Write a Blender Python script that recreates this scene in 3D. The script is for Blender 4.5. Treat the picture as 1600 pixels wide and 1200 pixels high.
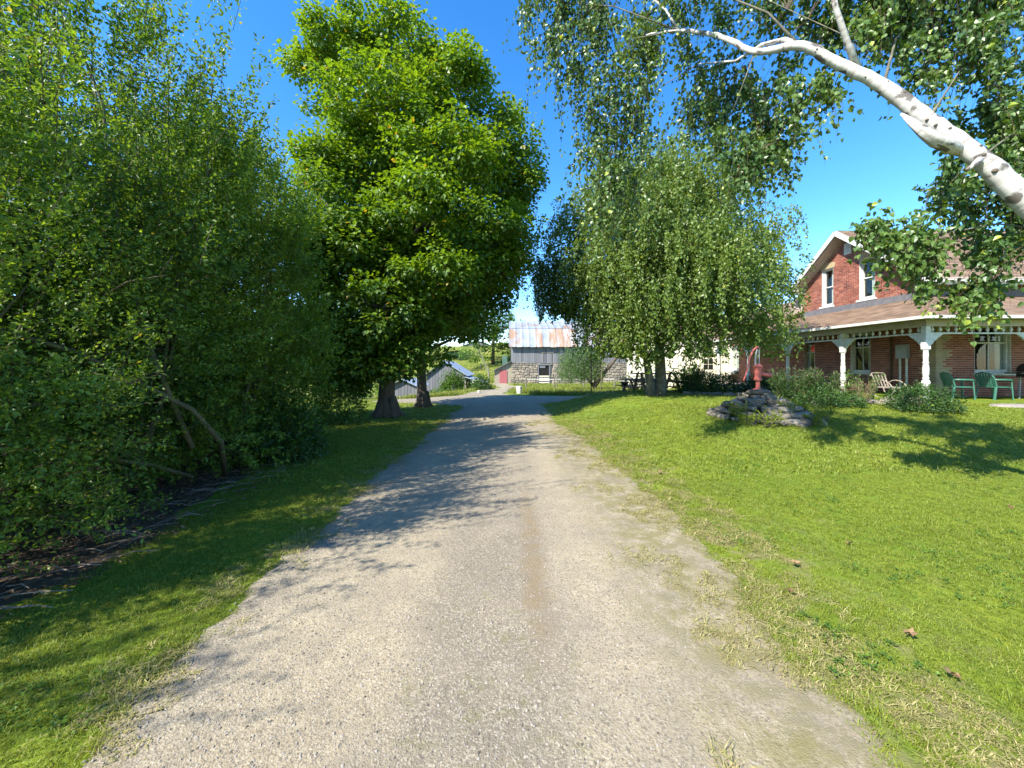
import bpy, bmesh, math, random
import numpy as np
from mathutils import Vector, Matrix, noise as mnoise

scene = bpy.context.scene
for o in list(bpy.data.objects): bpy.data.objects.remove(o)
C = scene.collection
PI = math.pi
# ------------------------------------------------------------------ camera
cam_d = bpy.data.cameras.new('camera'); cam = bpy.data.objects.new('camera', cam_d); C.objects.link(cam)
cam.location = (0, 0, 1.6); cam.rotation_euler = (PI/2, 0, 0)
cam_d.sensor_width = 36; cam_d.lens = 13.5; cam_d.shift_y = -30/1600
cam_d.clip_start = 0.05; cam_d.clip_end = 3000
scene.camera = cam
# ------------------------------------------------------------------ light
LDIR = Vector((0.555, 0.455, -0.69)).normalized()          # direction the sunlight travels
sun_el = math.asin(-LDIR.z); 
w = bpy.data.worlds.new('World'); scene.world = w; w.use_nodes = True
nt = w.node_tree; bg = nt.nodes['Background']
sky = nt.nodes.new('ShaderNodeTexSky'); sky.sky_type = 'NISHITA'; sky.sun_disc = False
sky.sun_elevation = sun_el; sky.sun_rotation = math.atan2(-LDIR.x, -LDIR.y)
sky.altitude = 300; sky.air_density = 1.0; sky.dust_density = 0.25; sky.ozone_density = 3.0
hs = nt.nodes.new('ShaderNodeHueSaturation'); hs.inputs['Hue'].default_value = 0.503; hs.inputs['Saturation'].default_value = 1.32; hs.inputs['Value'].default_value = 1.0
nt.links.new(sky.outputs[0], hs.inputs['Color']); nt.links.new(hs.outputs[0], bg.inputs['Color'])
bg.inputs['Strength'].default_value = 0.13
sl = bpy.data.lights.new('sun', 'SUN'); sl.energy = 4.3; sl.angle = math.radians(0.53); sl.color = (1.0, 0.94, 0.84)
so = bpy.data.objects.new('sun', sl); C.objects.link(so); so.rotation_euler = LDIR.to_track_quat('-Z', 'Y').to_euler(); so.location = (-20, -12, 25)
vs = scene.view_settings; vs.view_transform = 'Standard'; vs.look = 'None'; vs.exposure = 1.6; vs.gamma = 1; vs.use_curve_mapping = False
scene.render.engine = 'CYCLES'
scene.cycles.max_bounces = 8; scene.cycles.transparent_max_bounces = 8

rng = np.random.default_rng(7); random.seed(7)
# ------------------------------------------------------------------ materials
def mat(name, col, col2=None, scale=5, rough=0.7, spec=0.3, bump=0.0, bscale=30, metal=0, detail=4, stretch=None,
        attr=None, contrast=(0.35, 0.65), transl=0, col3=None, scale3=1.0, c3=(0.55, 0.7), emis=None):
    m = bpy.data.materials.new(name); m.use_nodes = True; t = m.node_tree; n = t.nodes; L = t.links
    b = n['Principled BSDF']; out = n['Material Output']
    b.inputs['Roughness'].default_value = rough; b.inputs['Specular IOR Level'].default_value = spec; b.inputs['Metallic'].default_value = metal
    tc = n.new('ShaderNodeTexCoord'); vec = tc.outputs['Object']
    if stretch:
        mp = n.new('ShaderNodeMapping'); mp.inputs['Scale'].default_value = stretch; L.new(vec, mp.inputs[0]); vec = mp.outputs[0]
    def ramp(src, lo, hi):
        r = n.new('ShaderNodeMapRange'); r.inputs[1].default_value = lo; r.inputs[2].default_value = hi; L.new(src, r.inputs[0]); return r.outputs[0]
    def nz(s, d=detail):
        x = n.new('ShaderNodeTexNoise'); x.inputs['Scale'].default_value = s; x.inputs['Detail'].default_value = d; L.new(vec, x.inputs['Vector']); return x.outputs['Fac']
    def mix(f, a, c):
        x = n.new('ShaderNodeMix'); x.data_type = 'RGBA'; L.new(f, x.inputs[0])
        for s, v in ((6, a), (7, c)):
            if isinstance(v, tuple): x.inputs[s].default_value = (*v, 1)
            else: L.new(v, x.inputs[s])
        return x.outputs[2]
    cur = col
    if col2 is not None:
        if attr:
            a = n.new('ShaderNodeAttribute'); a.attribute_name = attr; f = a.outputs['Fac']
        else: f = ramp(nz(scale), *contrast)
        cur = mix(f, col, col2)
    if col3 is not None:
        cur = mix(ramp(nz(scale3), *c3), cur, col3)
    if isinstance(cur, tuple): b.inputs['Base Color'].default_value = (*cur, 1)
    else: L.new(cur, b.inputs['Base Color'])
    if bump:
        bp = n.new('ShaderNodeBump'); bp.inputs['Strength'].default_value = bump; bp.inputs['Distance'].default_value = 0.02
        L.new(nz(bscale, 6), bp.inputs['Height']); L.new(bp.outputs[0], b.inputs['Normal'])
    if transl:
        tr = n.new('ShaderNodeBsdfTranslucent'); ms = n.new('ShaderNodeMixShader'); ms.inputs[0].default_value = transl
        if isinstance(cur, tuple): tr.inputs[0].default_value = (*cur, 1)
        else:
            g = n.new('ShaderNodeMix'); g.data_type = 'RGBA'; g.blend_type = 'MULTIPLY'; g.inputs[0].default_value = 1
            L.new(cur, g.inputs[6]); g.inputs[7].default_value = (1.5, 1.35, 0.6, 1); L.new(g.outputs[2], tr.inputs[0])
        L.new(b.outputs[0], ms.inputs[1]); L.new(tr.outputs[0], ms.inputs[2]); L.new(ms.outputs[0], out.inputs[0])
    return m

def leafmat(name, dark, light, rough=0.5, transl=0.42, odd=None):
    """colour by 'tint' 0..1, above 0.93 turns to the odd (yellowing) colour"""
    m = bpy.data.materials.new(name); m.use_nodes = True; t = m.node_tree; n = t.nodes; L = t.links
    b = n['Principled BSDF']; out = n['Material Output']; b.inputs['Roughness'].default_value = rough; b.inputs['Specular IOR Level'].default_value = 0.5
    a = n.new('ShaderNodeAttribute'); a.attribute_name = 'tint'
    cr = n.new('ShaderNodeValToRGB'); e = cr.color_ramp.elements
    e[0].position = 0; e[0].color = (*dark, 1); e[1].position = 0.9; e[1].color = (*light, 1)
    if odd: x = e.new(1.0); x.color = (*odd, 1)
    L.new(a.outputs['Fac'], cr.inputs[0]); L.new(cr.outputs[0], b.inputs['Base Color'])
    tr = n.new('ShaderNodeBsdfTranslucent'); g = n.new('ShaderNodeMix'); g.data_type = 'RGBA'; g.blend_type = 'MULTIPLY'; g.inputs[0].default_value = 1
    L.new(cr.outputs[0], g.inputs[6]); g.inputs[7].default_value = (1.7, 1.5, 0.5, 1); L.new(g.outputs[2], tr.inputs[0])
    ms = n.new('ShaderNodeMixShader'); ms.inputs[0].default_value = transl
    L.new(b.outputs[0], ms.inputs[1]); L.new(tr.outputs[0], ms.inputs[2]); L.new(ms.outputs[0], out.inputs[0])
    return m

MT = {}
MT['white'] = mat('white_paint', (0.58, 0.58, 0.54), (0.46, 0.46, 0.41), 9, 0.45, bump=0.1)
MT['cream'] = mat('cream_siding', (0.74, 0.70, 0.55), (0.66, 0.61, 0.46), 3, 0.6, bump=0.1)
MT['mortar'] = mat('mortar', (0.44, 0.34, 0.28), (0.36, 0.27, 0.22), 14, 0.9, bump=0.3, bscale=60)
MT['fascia'] = mat('weathered_soffit', (0.40, 0.36, 0.30), (0.34, 0.30, 0.25), 6, 0.6)
MT['flash'] = mat('dark_flashing', (0.10, 0.10, 0.11), (0.14, 0.13, 0.13), 6, 0.6)
MT['stone_lintel'] = mat('sandstone', (0.36, 0.28, 0.16), (0.30, 0.23, 0.13), 12, 0.85, bump=0.3)
MT['concrete'] = mat('concrete', (0.28, 0.25, 0.21), (0.20, 0.18, 0.16), 5, 0.85, bump=0.3, bscale=40)
MT['boards'] = mat('weathered_boards', (0.175, 0.178, 0.188), (0.10, 0.103, 0.112), 3, 0.85, bump=0.3, attr='tint')
MT['rusty'] = mat('galvanised_sheet', (0.29, 0.31, 0.33), (0.21, 0.24, 0.275), 0.8, 0.55, metal=0.1, col3=(0.25, 0.165, 0.115), scale3=0.45, c3=(0.55, 0.66))
MT['rustyheavy'] = mat('rusty_sheet', (0.33, 0.31, 0.29), (0.27, 0.175, 0.12), 0.9, 0.7, metal=0.05, contrast=(0.4, 0.6), stretch=(2.2, 0.5, 0.5), col3=(0.21, 0.10, 0.06), scale3=1.3, c3=(0.56, 0.66))
MT['tinroof'] = mat('pale_tin', (0.34, 0.38, 0.43), (0.27, 0.31, 0.37), 1.5, 0.5, metal=0.1)
MT['darkhole'] = mat('dark_interior', (0.012, 0.011, 0.010), rough=0.95)
MT['reddoor'] = mat('faded_red_paint', (0.36, 0.09, 0.10), (0.28, 0.10, 0.10), 6, 0.7)
MT['fieldstone'] = mat('field_stone_wall', (0.29, 0.25, 0.185), (0.15, 0.14, 0.115), 4, 0.9, bump=0.3, attr='tint')
MT['rock'] = mat('grey_rock', (0.10, 0.095, 0.08), (0.22, 0.185, 0.135), 5, 0.9, bump=0.5, bscale=25, col3=(0.06, 0.08, 0.035), scale3=3, c3=(0.55, 0.68))
MT['rock2'] = mat('tan_rock', (0.23, 0.195, 0.145), (0.14, 0.13, 0.105), 5, 0.9, bump=0.5, bscale=25, col3=(0.14, 0.15, 0.09), scale3=3, c3=(0.58, 0.7))
MT['pump'] = mat('faded_red_iron', (0.55, 0.13, 0.105), (0.44, 0.12, 0.09), 12, 0.55, bump=0.15, bscale=50)
MT['green_plastic'] = mat('green_plastic', (0.04, 0.145, 0.10), (0.032, 0.115, 0.08), 5, 0.4, spec=0.5)
MT['black'] = mat('black_enamel', (0.012, 0.012, 0.013), rough=0.3, spec=0.5)
MT['grey_metal'] = mat('grey_metal', (0.30, 0.31, 0.31), (0.25, 0.26, 0.26), 8, 0.5, metal=0.3)
MT['wood'] = mat('old_wood', (0.20, 0.14, 0.09), (0.13, 0.09, 0.06), 8, 0.8, stretch=(1, 8, 8), bump=0.3)
MT['rattan'] = mat('grey_wicker', (0.30, 0.26, 0.21), (0.20, 0.17, 0.14), 30, 0.8, bump=0.4)
MT['redglass'] = mat('red_plastic', (0.55, 0.02, 0.02), rough=0.2, spec=0.6)
MT['bark'] = mat('dark_bark', (0.075, 0.058, 0.042), (0.13, 0.105, 0.08), 9, 0.95, bump=1.0, bscale=14, stretch=(3, 3, 0.6))
MT['greybark'] = mat('grey_bark', (0.16, 0.15, 0.11), (0.09, 0.085, 0.06), 7, 0.9, bump=0.8, bscale=20)
MT['greenbark'] = mat('olive_bark', (0.13, 0.125, 0.06), (0.08, 0.075, 0.045), 7, 0.9, bump=0.6, bscale=20)
MT['twig'] = mat('brown_twig', (0.11, 0.07, 0.045), (0.07, 0.05, 0.035), 9, 0.85)
MT['curtain'] = mat('net_curtain', (0.50, 0.52, 0.47), (0.40, 0.42, 0.38), 8, 0.9, stretch=(6, 6, 0.5))
MT['deadleaf'] = mat('dry_leaf', (0.22, 0.145, 0.075), (0.15, 0.085, 0.045), 20, 0.8)
MT['post'] = mat('grey_post', (0.20, 0.18, 0.15), (0.12, 0.11, 0.09), 10, 0.9)

def brick_mat():
    m = bpy.data.materials.new('red_brick'); m.use_nodes = True; t = m.node_tree; n = t.nodes; L = t.links; b = n['Principled BSDF']
    a = n.new('ShaderNodeAttribute'); a.attribute_name = 'tint'
    cr = n.new('ShaderNodeValToRGB'); e = cr.color_ramp.elements; cr.color_ramp.interpolation = 'LINEAR'
    e[0].color = (0.15, 0.045, 0.035, 1); e[1].position = 0.85; e[1].color = (0.31, 0.12, 0.075, 1)
    x = e.new(0.45); x.color = (0.235, 0.076, 0.048, 1); x = e.new(0.9); x.color = (0.27, 0.215, 0.125, 1); x = e.new(1.0); x.color = (0.33, 0.27, 0.16, 1)
    L.new(a.outputs['Fac'], cr.inputs[0])
    tc = n.new('ShaderNodeTexCoord'); nz = n.new('ShaderNodeTexNoise'); nz.inputs['Scale'].default_value = 2.3; nz.inputs['Detail'].default_value = 7; L.new(tc.outputs['Object'], nz.inputs['Vector'])
    mr = n.new('ShaderNodeMapRange'); mr.inputs[1].default_value = 0.25; mr.inputs[2].default_value = 0.75; mr.inputs[3].default_value = 0.62; mr.inputs[4].default_value = 1.3; L.new(nz.outputs[0], mr.inputs[0])
    g = n.new('ShaderNodeVectorMath'); g.operation = 'SCALE'; L.new(cr.outputs[0], g.inputs[0]); L.new(mr.outputs[0], g.inputs['Scale'])
    L.new(g.outputs[0], b.inputs['Base Color']); b.inputs['Roughness'].default_value = 0.85; b.inputs['Specular IOR Level'].default_value = 0.2
    n2 = n.new('ShaderNodeTexNoise'); n2.inputs['Scale'].default_value = 90; L.new(tc.outputs['Object'], n2.inputs['Vector'])
    bp = n.new('ShaderNodeBump'); bp.inputs['Strength'].default_value = 0.4; bp.inputs['Distance'].default_value = 0.006; L.new(n2.outputs[0], bp.inputs['Height']); L.new(bp.outputs[0], b.inputs['Normal'])
    return m
MT['brick'] = brick_mat()
MT['shingle'] = mat('brown_shingle', (0.125, 0.082, 0.054), (0.27, 0.185, 0.125), 1, 0.9, attr='tint', bump=0.5, bscale=120)

def glass():
    m = bpy.data.materials.new('window_glass'); m.use_nodes = True; t = m.node_tree; n = t.nodes; L = t.links
    n.remove(n['Principled BSDF']); out = n['Material Output']
    tr = n.new('ShaderNodeBsdfTransparent'); tr.inputs[0].default_value = (0.75, 0.8, 0.78, 1)
    gl = n.new('ShaderNodeBsdfGlossy'); gl.inputs['Roughness'].default_value = 0.02
    lf = n.new('ShaderNodeLayerWeight'); lf.inputs[0].default_value = 0.5; pw = n.new('ShaderNodeMath'); pw.operation = 'POWER'; pw.inputs[1].default_value = 4.0; L.new(lf.outputs['Facing'], pw.inputs[0]); lw = n.new('ShaderNodeMath'); lw.operation = 'MULTIPLY_ADD'; lw.inputs[1].default_value = 0.9; lw.inputs[2].default_value = 0.07; L.new(pw.outputs[0], lw.inputs[0])
    ms = n.new('ShaderNodeMixShader'); L.new(lw.outputs[0], ms.inputs[0]); L.new(tr.outputs[0], ms.inputs[1]); L.new(gl.outputs[0], ms.inputs[2]); L.new(ms.outputs[0], out.inputs[0])
    return m
MT['glass'] = glass()
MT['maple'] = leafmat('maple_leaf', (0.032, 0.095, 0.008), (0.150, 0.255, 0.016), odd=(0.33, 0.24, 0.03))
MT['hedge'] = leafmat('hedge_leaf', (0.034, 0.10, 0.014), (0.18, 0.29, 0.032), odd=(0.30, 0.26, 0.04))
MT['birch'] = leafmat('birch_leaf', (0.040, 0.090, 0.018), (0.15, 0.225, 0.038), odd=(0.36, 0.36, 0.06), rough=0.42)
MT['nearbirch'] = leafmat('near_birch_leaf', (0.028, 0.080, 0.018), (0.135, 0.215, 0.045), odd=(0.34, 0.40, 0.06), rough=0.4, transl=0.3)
MT['willow'] = leafmat('grey_green_leaf', (0.06, 0.12, 0.045), (0.15, 0.24, 0.08), odd=(0.25, 0.28, 0.08))
MT['shrub'] = leafmat('shrub_leaf', (0.018, 0.055, 0.012), (0.06, 0.13, 0.025), odd=(0.20, 0.24, 0.04))
MT['bright'] = leafmat('bright_shrub_leaf', (0.05, 0.13, 0.02), (0.12, 0.22, 0.03), odd=(0.28, 0.3, 0.05))
MT['meadow'] = leafmat('meadow_blade', (0.10, 0.15, 0.02), (0.22, 0.25, 0.04), odd=(0.34, 0.30, 0.09))
MT['seed'] = leafmat('dry_seedhead', (0.12, 0.08, 0.045), (0.26, 0.18, 0.11), odd=(0.34, 0.24, 0.17))
MT['grass'] = leafmat('grass_blade', (0.09, 0.145, 0.012), (0.25, 0.295, 0.026), odd=(0.30, 0.26, 0.07), rough=0.55, transl=0.3)
MT['straw'] = leafmat('dry_grass_blade', (0.17, 0.18, 0.05), (0.34, 0.29, 0.12), odd=(0.36, 0.27, 0.13), rough=0.7, transl=0.2)

def birchbark():
    m = bpy.data.materials.new('white_birch_bark'); m.use_nodes = True; t = m.node_tree; n = t.nodes; L = t.links; b = n['Principled BSDF']
    a = n.new('ShaderNodeAttribute'); a.attribute_name = 'along'      # (around, along) metres
    mp = n.new('ShaderNodeMapping'); mp.inputs['Scale'].default_value = (2.0, 22.0, 1); L.new(a.outputs['Vector'], mp.inputs[0])
    nz = n.new('ShaderNodeTexNoise'); nz.inputs['Scale'].default_value = 1.0; nz.inputs['Detail'].default_value = 5; L.new(mp.outputs[0], nz.inputs['Vector'])
    cr = n.new('ShaderNodeValToRGB'); e = cr.color_ramp.elements; e[0].position = 0.28; e[0].color = (0.07, 0.055, 0.045, 1); e[1].position = 0.40; e[1].color = (0.37, 0.345, 0.31, 1)
    x = e.new(0.34); x.color = (0.26, 0.21, 0.18, 1); x = e.new(0.62); x.color = (0.46, 0.45, 0.42, 1)
    L.new(nz.outputs[0], cr.inputs[0])
    n2 = n.new('ShaderNodeTexNoise'); n2.inputs['Scale'].default_value = 5; n2.inputs['Detail'].default_value = 5; L.new(a.outputs['Vector'], n2.inputs['Vector'])
    mr = n.new('ShaderNodeMapRange'); mr.inputs[1].default_value = 0.555; mr.inputs[2].default_value = 0.60; L.new(n2.outputs[0], mr.inputs[0])
    mx = n.new('ShaderNodeMix'); mx.data_type = 'RGBA'; L.new(mr.outputs[0], mx.inputs[0]); L.new(cr.outputs[0], mx.inputs[6]); mx.inputs[7].default_value = (0.10, 0.085, 0.072, 1)
    L.new(mx.outputs[2], b.inputs['Base Color']); b.inputs['Roughness'].default_value = 0.6
    bp = n.new('ShaderNodeBump'); bp.inputs['Strength'].default_value = 0.5; bp.inputs['Distance'].default_value = 0.01; L.new(nz.outputs[0], bp.inputs['Height']); L.new(bp.outputs[0], b.inputs['Normal'])
    return m
MT['birchbark'] = birchbark()

class G:
    """little node-graph helper for the two ground materials"""
    def __init__(s, name):
        s.m = bpy.data.materials.new(name); s.m.use_nodes = True; s.n = s.m.node_tree.nodes; s.L = s.m.node_tree.links
        s.b = s.n['Principled BSDF']; s.tc = s.n.new('ShaderNodeTexCoord'); s.P = s.tc.outputs['Object']
        s.b.inputs['Roughness'].default_value = 0.9; s.b.inputs['Specular IOR Level'].default_value = 0.15
        x = s.n.new('ShaderNodeSeparateXYZ'); s.L.new(s.P, x.inputs[0]); s.X, s.Y = x.outputs[0], x.outputs[1]
    def sock(s, i, v):
        if isinstance(v, (int, float)): i.default_value = v
        elif isinstance(v, tuple): i.default_value = (*v, 1) if len(i.default_value) == 4 else v
        else: s.L.new(v, i)
    def noise(s, sc, d=4, stretch=None, ro=0.5):
        x = s.n.new('ShaderNodeTexNoise'); x.inputs['Scale'].default_value = sc; x.inputs['Detail'].default_value = d; x.inputs['Roughness'].default_value = ro
        v = s.P
        if stretch: mp = s.n.new('ShaderNodeMapping'); mp.inputs['Scale'].default_value = stretch; s.L.new(v, mp.inputs[0]); v = mp.outputs[0]
        s.L.new(v, x.inputs['Vector']); return x.outputs['Fac']
    def vor(s, sc, feat='F1', out='Distance'):
        x = s.n.new('ShaderNodeTexVoronoi'); x.feature = feat; x.inputs['Scale'].default_value = sc; s.L.new(s.P, x.inputs['Vector']); return x.outputs[out]
    def rng(s, v, a, b, c=0, d=1, smooth=False):
        x = s.n.new('ShaderNodeMapRange'); x.interpolation_type = 'SMOOTHSTEP' if smooth else 'LINEAR'
        s.L.new(v, x.inputs[0]); 
        for i, k in enumerate((a, b, c, d)): x.inputs[i+1].default_value = k
        return x.outputs[0]
    def mth(s, op, a, b=0.0, c=None):
        x = s.n.new('ShaderNodeMath'); x.operation = op; s.sock(x.inputs[0], a); s.sock(x.inputs[1], b)
        if c is not None: s.sock(x.inputs[2], c)
        return x.outputs[0]
    def mix(s, f, a, b, mode='MIX'):
        x = s.n.new('ShaderNodeMix'); x.data_type = 'RGBA'; x.blend_type = mode; s.sock(x.inputs[0], f); s.sock(x.inputs[6], a); s.sock(x.inputs[7], b); return x.outputs[2]
    def bump(s, h, st, dist, prev=None):
        x = s.n.new('ShaderNodeBump'); x.inputs['Strength'].default_value = st; x.inputs['Distance'].default_value = dist; s.L.new(h, x.inputs['Height'])
        if prev: s.L.new(prev, x.inputs['Normal'])
        return x.outputs[0]

def lawn_mat():
    g = G('lawn'); 
    c = g.mix(g.rng(g.noise(0.7, 5), 0.35, 0.65), (0.125, 0.190, 0.013), (0.21, 0.245, 0.020)); c = g.mix(g.rng(g.noise(0.9, 3, stretch=(2.2, 0.25, 1)), 0.45, 0.6, 0, 0.5), c, (0.10, 0.175, 0.012))
    c = g.mix(g.rng(g.noise(5, 5), 0.45, 0.75, 0, 0.5), c, (0.22, 0.24, 0.026))
    c = g.mix(g.rng(g.noise(40, 4, ro=0.7), 0.3, 0.62, 0.75, 0), c, (0.035, 0.075, 0.010))
    c = g.mix(g.rng(g.noise(1.8, 6), 0.62, 0.74, 0, 0.6), c, (0.19, 0.16, 0.06))
    # worn dry band along the right hand edge of the drive
    band = g.mth('MULTIPLY', g.rng(g.X, 1.3, 1.8, 0, 1), g.rng(g.X, 1.9, 3.0, 1, 0)); band = g.mth('MULTIPLY', band, g.rng(g.Y, 9, 14, 1, 0))
    c = g.mix(g.mth('MULTIPLY', band, g.rng(g.noise(3.5, 6, ro=0.65), 0.45, 0.62)), c, (0.19, 0.155, 0.09))
    far = g.rng(g.Y, 20, 30)
    tall = g.mix(g.rng(g.noise(0.35, 6, ro=0.65), 0.35, 0.65), (0.12, 0.17, 0.022), (0.19, 0.19, 0.045))
    tall = g.mix(g.rng(g.noise(1.6, 6, ro=0.7), 0.5, 0.68, 0, 0.8), tall, (0.075, 0.125, 0.02))
    c = g.mix(far, c, tall)
    g.L.new(c, g.b.inputs['Base Color'])
    g.L.new(g.bump(g.noise(60, 5, ro=0.7), 0.6, 0.03), g.b.inputs['Normal'])
    return g.m
def gravel_mat():
    g = G('gravel')
    fine = g.vor(110, out='Color'); sep = g.n.new('ShaderNodeSeparateColor'); g.L.new(fine, sep.inputs[0])
    c = g.mix(g.rng(g.noise(0.9, 5), 0.3, 0.7), (0.274, 0.226, 0.150), (0.323, 0.274, 0.183))
    # wheel tracks are paler and finer, centre greyer and coarser
    wob = g.mth('MULTIPLY_ADD', g.noise(0.5, 2), 0.5, g.mth('ADD', g.X, -0.25))
    trk = g.mth('ABSOLUTE', g.mth('ADD', wob, 0.12)); centre = g.rng(trk, 0.30, 0.62, 1, 0, True)
    near = g.rng(g.Y, 3.5, 8, 1, 0.25)
    c = g.mix(g.mth('MULTIPLY', centre, g.mth('MULTIPLY', near, g.rng(g.noise(2.2, 6), 0.3, 0.6, 0.5, 1.0))), c, (0.177, 0.150, 0.111))
    lf = g.rng(g.mth('MULTIPLY_ADD', g.noise(1.4, 5), 0.8, g.X), -1.35, -0.95, 1, 0)
    c = g.mix(g.mth('MULTIPLY', lf, 0.8), c, (0.211, 0.182, 0.136))
    c = g.mix(g.rng(sep.outputs[0], 0.5, 1.0, 0, 0.8), c, (0.390, 0.346, 0.257))
    c = g.mix(g.rng(sep.outputs[1], 0.62, 1.0, 0, 0.8), c, (0.116, 0.099, 0.079))
    c = g.mix(g.rng(g.vor(38), 0.0, 0.22, 0.4, 0), c, (0.137, 0.114, 0.085))
    # rusty brown streak right of centre, and mossy specks in the middle
    st = g.mth('ABSOLUTE', g.mth('ADD', g.mth('MULTIPLY_ADD', g.noise(3, 4), 0.16, g.X), -0.26))
    st = g.mth('MULTIPLY', g.rng(st, 0.0, 0.15, 1.0, 0, True), g.mth('MULTIPLY', g.rng(g.Y, 1.9, 2.6), g.rng(g.Y, 4.0, 5.2, 1, 0)))
    c = g.mix(g.mth('MULTIPLY', st, g.rng(g.noise(5, 5), 0.3, 0.55)), c, (0.199, 0.150, 0.085))
    ms = g.mth('MULTIPLY', g.rng(g.noise(7, 6, ro=0.7), 0.53, 0.66), g.mth('MULTIPLY', centre, g.rng(g.Y, 1.0, 3.8, 0.8, 0)))
    c = g.mix(ms, c, (0.131, 0.126, 0.042))
    # thin grass and straw on the right-hand margin
    rm = g.mth('MULTIPLY', g.rng(g.mth('MULTIPLY_ADD', g.noise(0.9, 4), 0.9, g.X), 1.05, 1.55), g.rng(g.noise(6, 7, ro=0.72), 0.40, 0.56))
    c = g.mix(g.mth('MULTIPLY', rm, g.rng(g.Y, 11, 15, 0.85, 0)), c, (0.165, 0.147, 0.057))
    c = g.mix(g.rng(g.noise(2.4, 7, ro=0.7), 0.40, 0.66, 0, 0.6), c, (0.181, 0.155, 0.118)); g.L.new(c, g.b.inputs['Base Color'])
    nrm = g.bump(g.vor(120), 0.45, 0.006); nrm = g.bump(g.noise(60, 6, ro=0.75), 0.5, 0.012, nrm); nrm = g.bump(g.noise(6, 6), 0.35, 0.03, nrm)
    g.L.new(nrm, g.b.inputs['Normal'])
    return g.m
def soil_mat():
    g = G('soil')
    c = g.mix(g.rng(g.noise(6, 7, ro=0.7), 0.35, 0.6), (0.055, 0.035, 0.025), (0.13, 0.09, 0.06))
    c = g.mix(g.rng(g.noise(22, 5, stretch=(1, 3, 1)), 0.58, 0.68), c, (0.22, 0.17, 0.11))
    g.L.new(c, g.b.inputs['Base Color']); g.L.new(g.bump(g.noise(30, 6, ro=0.7), 0.9, 0.05), g.b.inputs['Normal']); return g.m
MT['lawn'] = lawn_mat(); MT['gravel'] = gravel_mat(); MT['soil'] = soil_mat()
MT['pebble'] = mat('pebble', (0.20, 0.175, 0.145), (0.31, 0.28, 0.24), 3, 0.85, stretch=(9, 9, 9))

# ------------------------------------------------------------------ mesh helpers
def link(o): C.objects.link(o); return o
def off(o):
    v = Vector((0, 0, 0))
    while o: v += o.location; o = o.parent
    return v
def tag(o, label=None, cat=None, group=None, kind=None):
    if label: o['label'] = label
    if cat: o['category'] = cat
    if group: o['group'] = group
    if kind: o['kind'] = kind
    return o
def empty(name, loc, label, cat, group=None):
    o = bpy.data.objects.new(name, None); o.location = loc; o.empty_display_size = 0.2; link(o); return tag(o, label, cat, group)
def npmesh(name, V, F, mats, tint=None, smooth=False, ftint=None):
    """V (n,3), F (m,k) numpy, quick mesh"""
    me = bpy.data.meshes.new(name); V = np.asarray(V, np.float32); F = np.asarray(F, np.int32); k = F.shape[1]
    me.vertices.add(len(V)); me.vertices.foreach_set('co', V.ravel())
    me.loops.add(F.size); me.loops.foreach_set('vertex_index', F.ravel())
    me.polygons.add(len(F)); me.polygons.foreach_set('loop_start', np.arange(len(F), dtype=np.int32)*k); me.polygons.foreach_set('loop_total', np.full(len(F), k, np.int32))
    me.polygons.foreach_set('use_smooth', np.full(len(F), smooth))
    if tint is not None:
        a = me.attributes.new('tint', 'FLOAT', 'POINT'); a.data.foreach_set('value', np.asarray(tint, np.float32))
    me.update(calc_edges=True); me.validate()
    for m in mats: me.materials.append(m)
    return me

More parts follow.
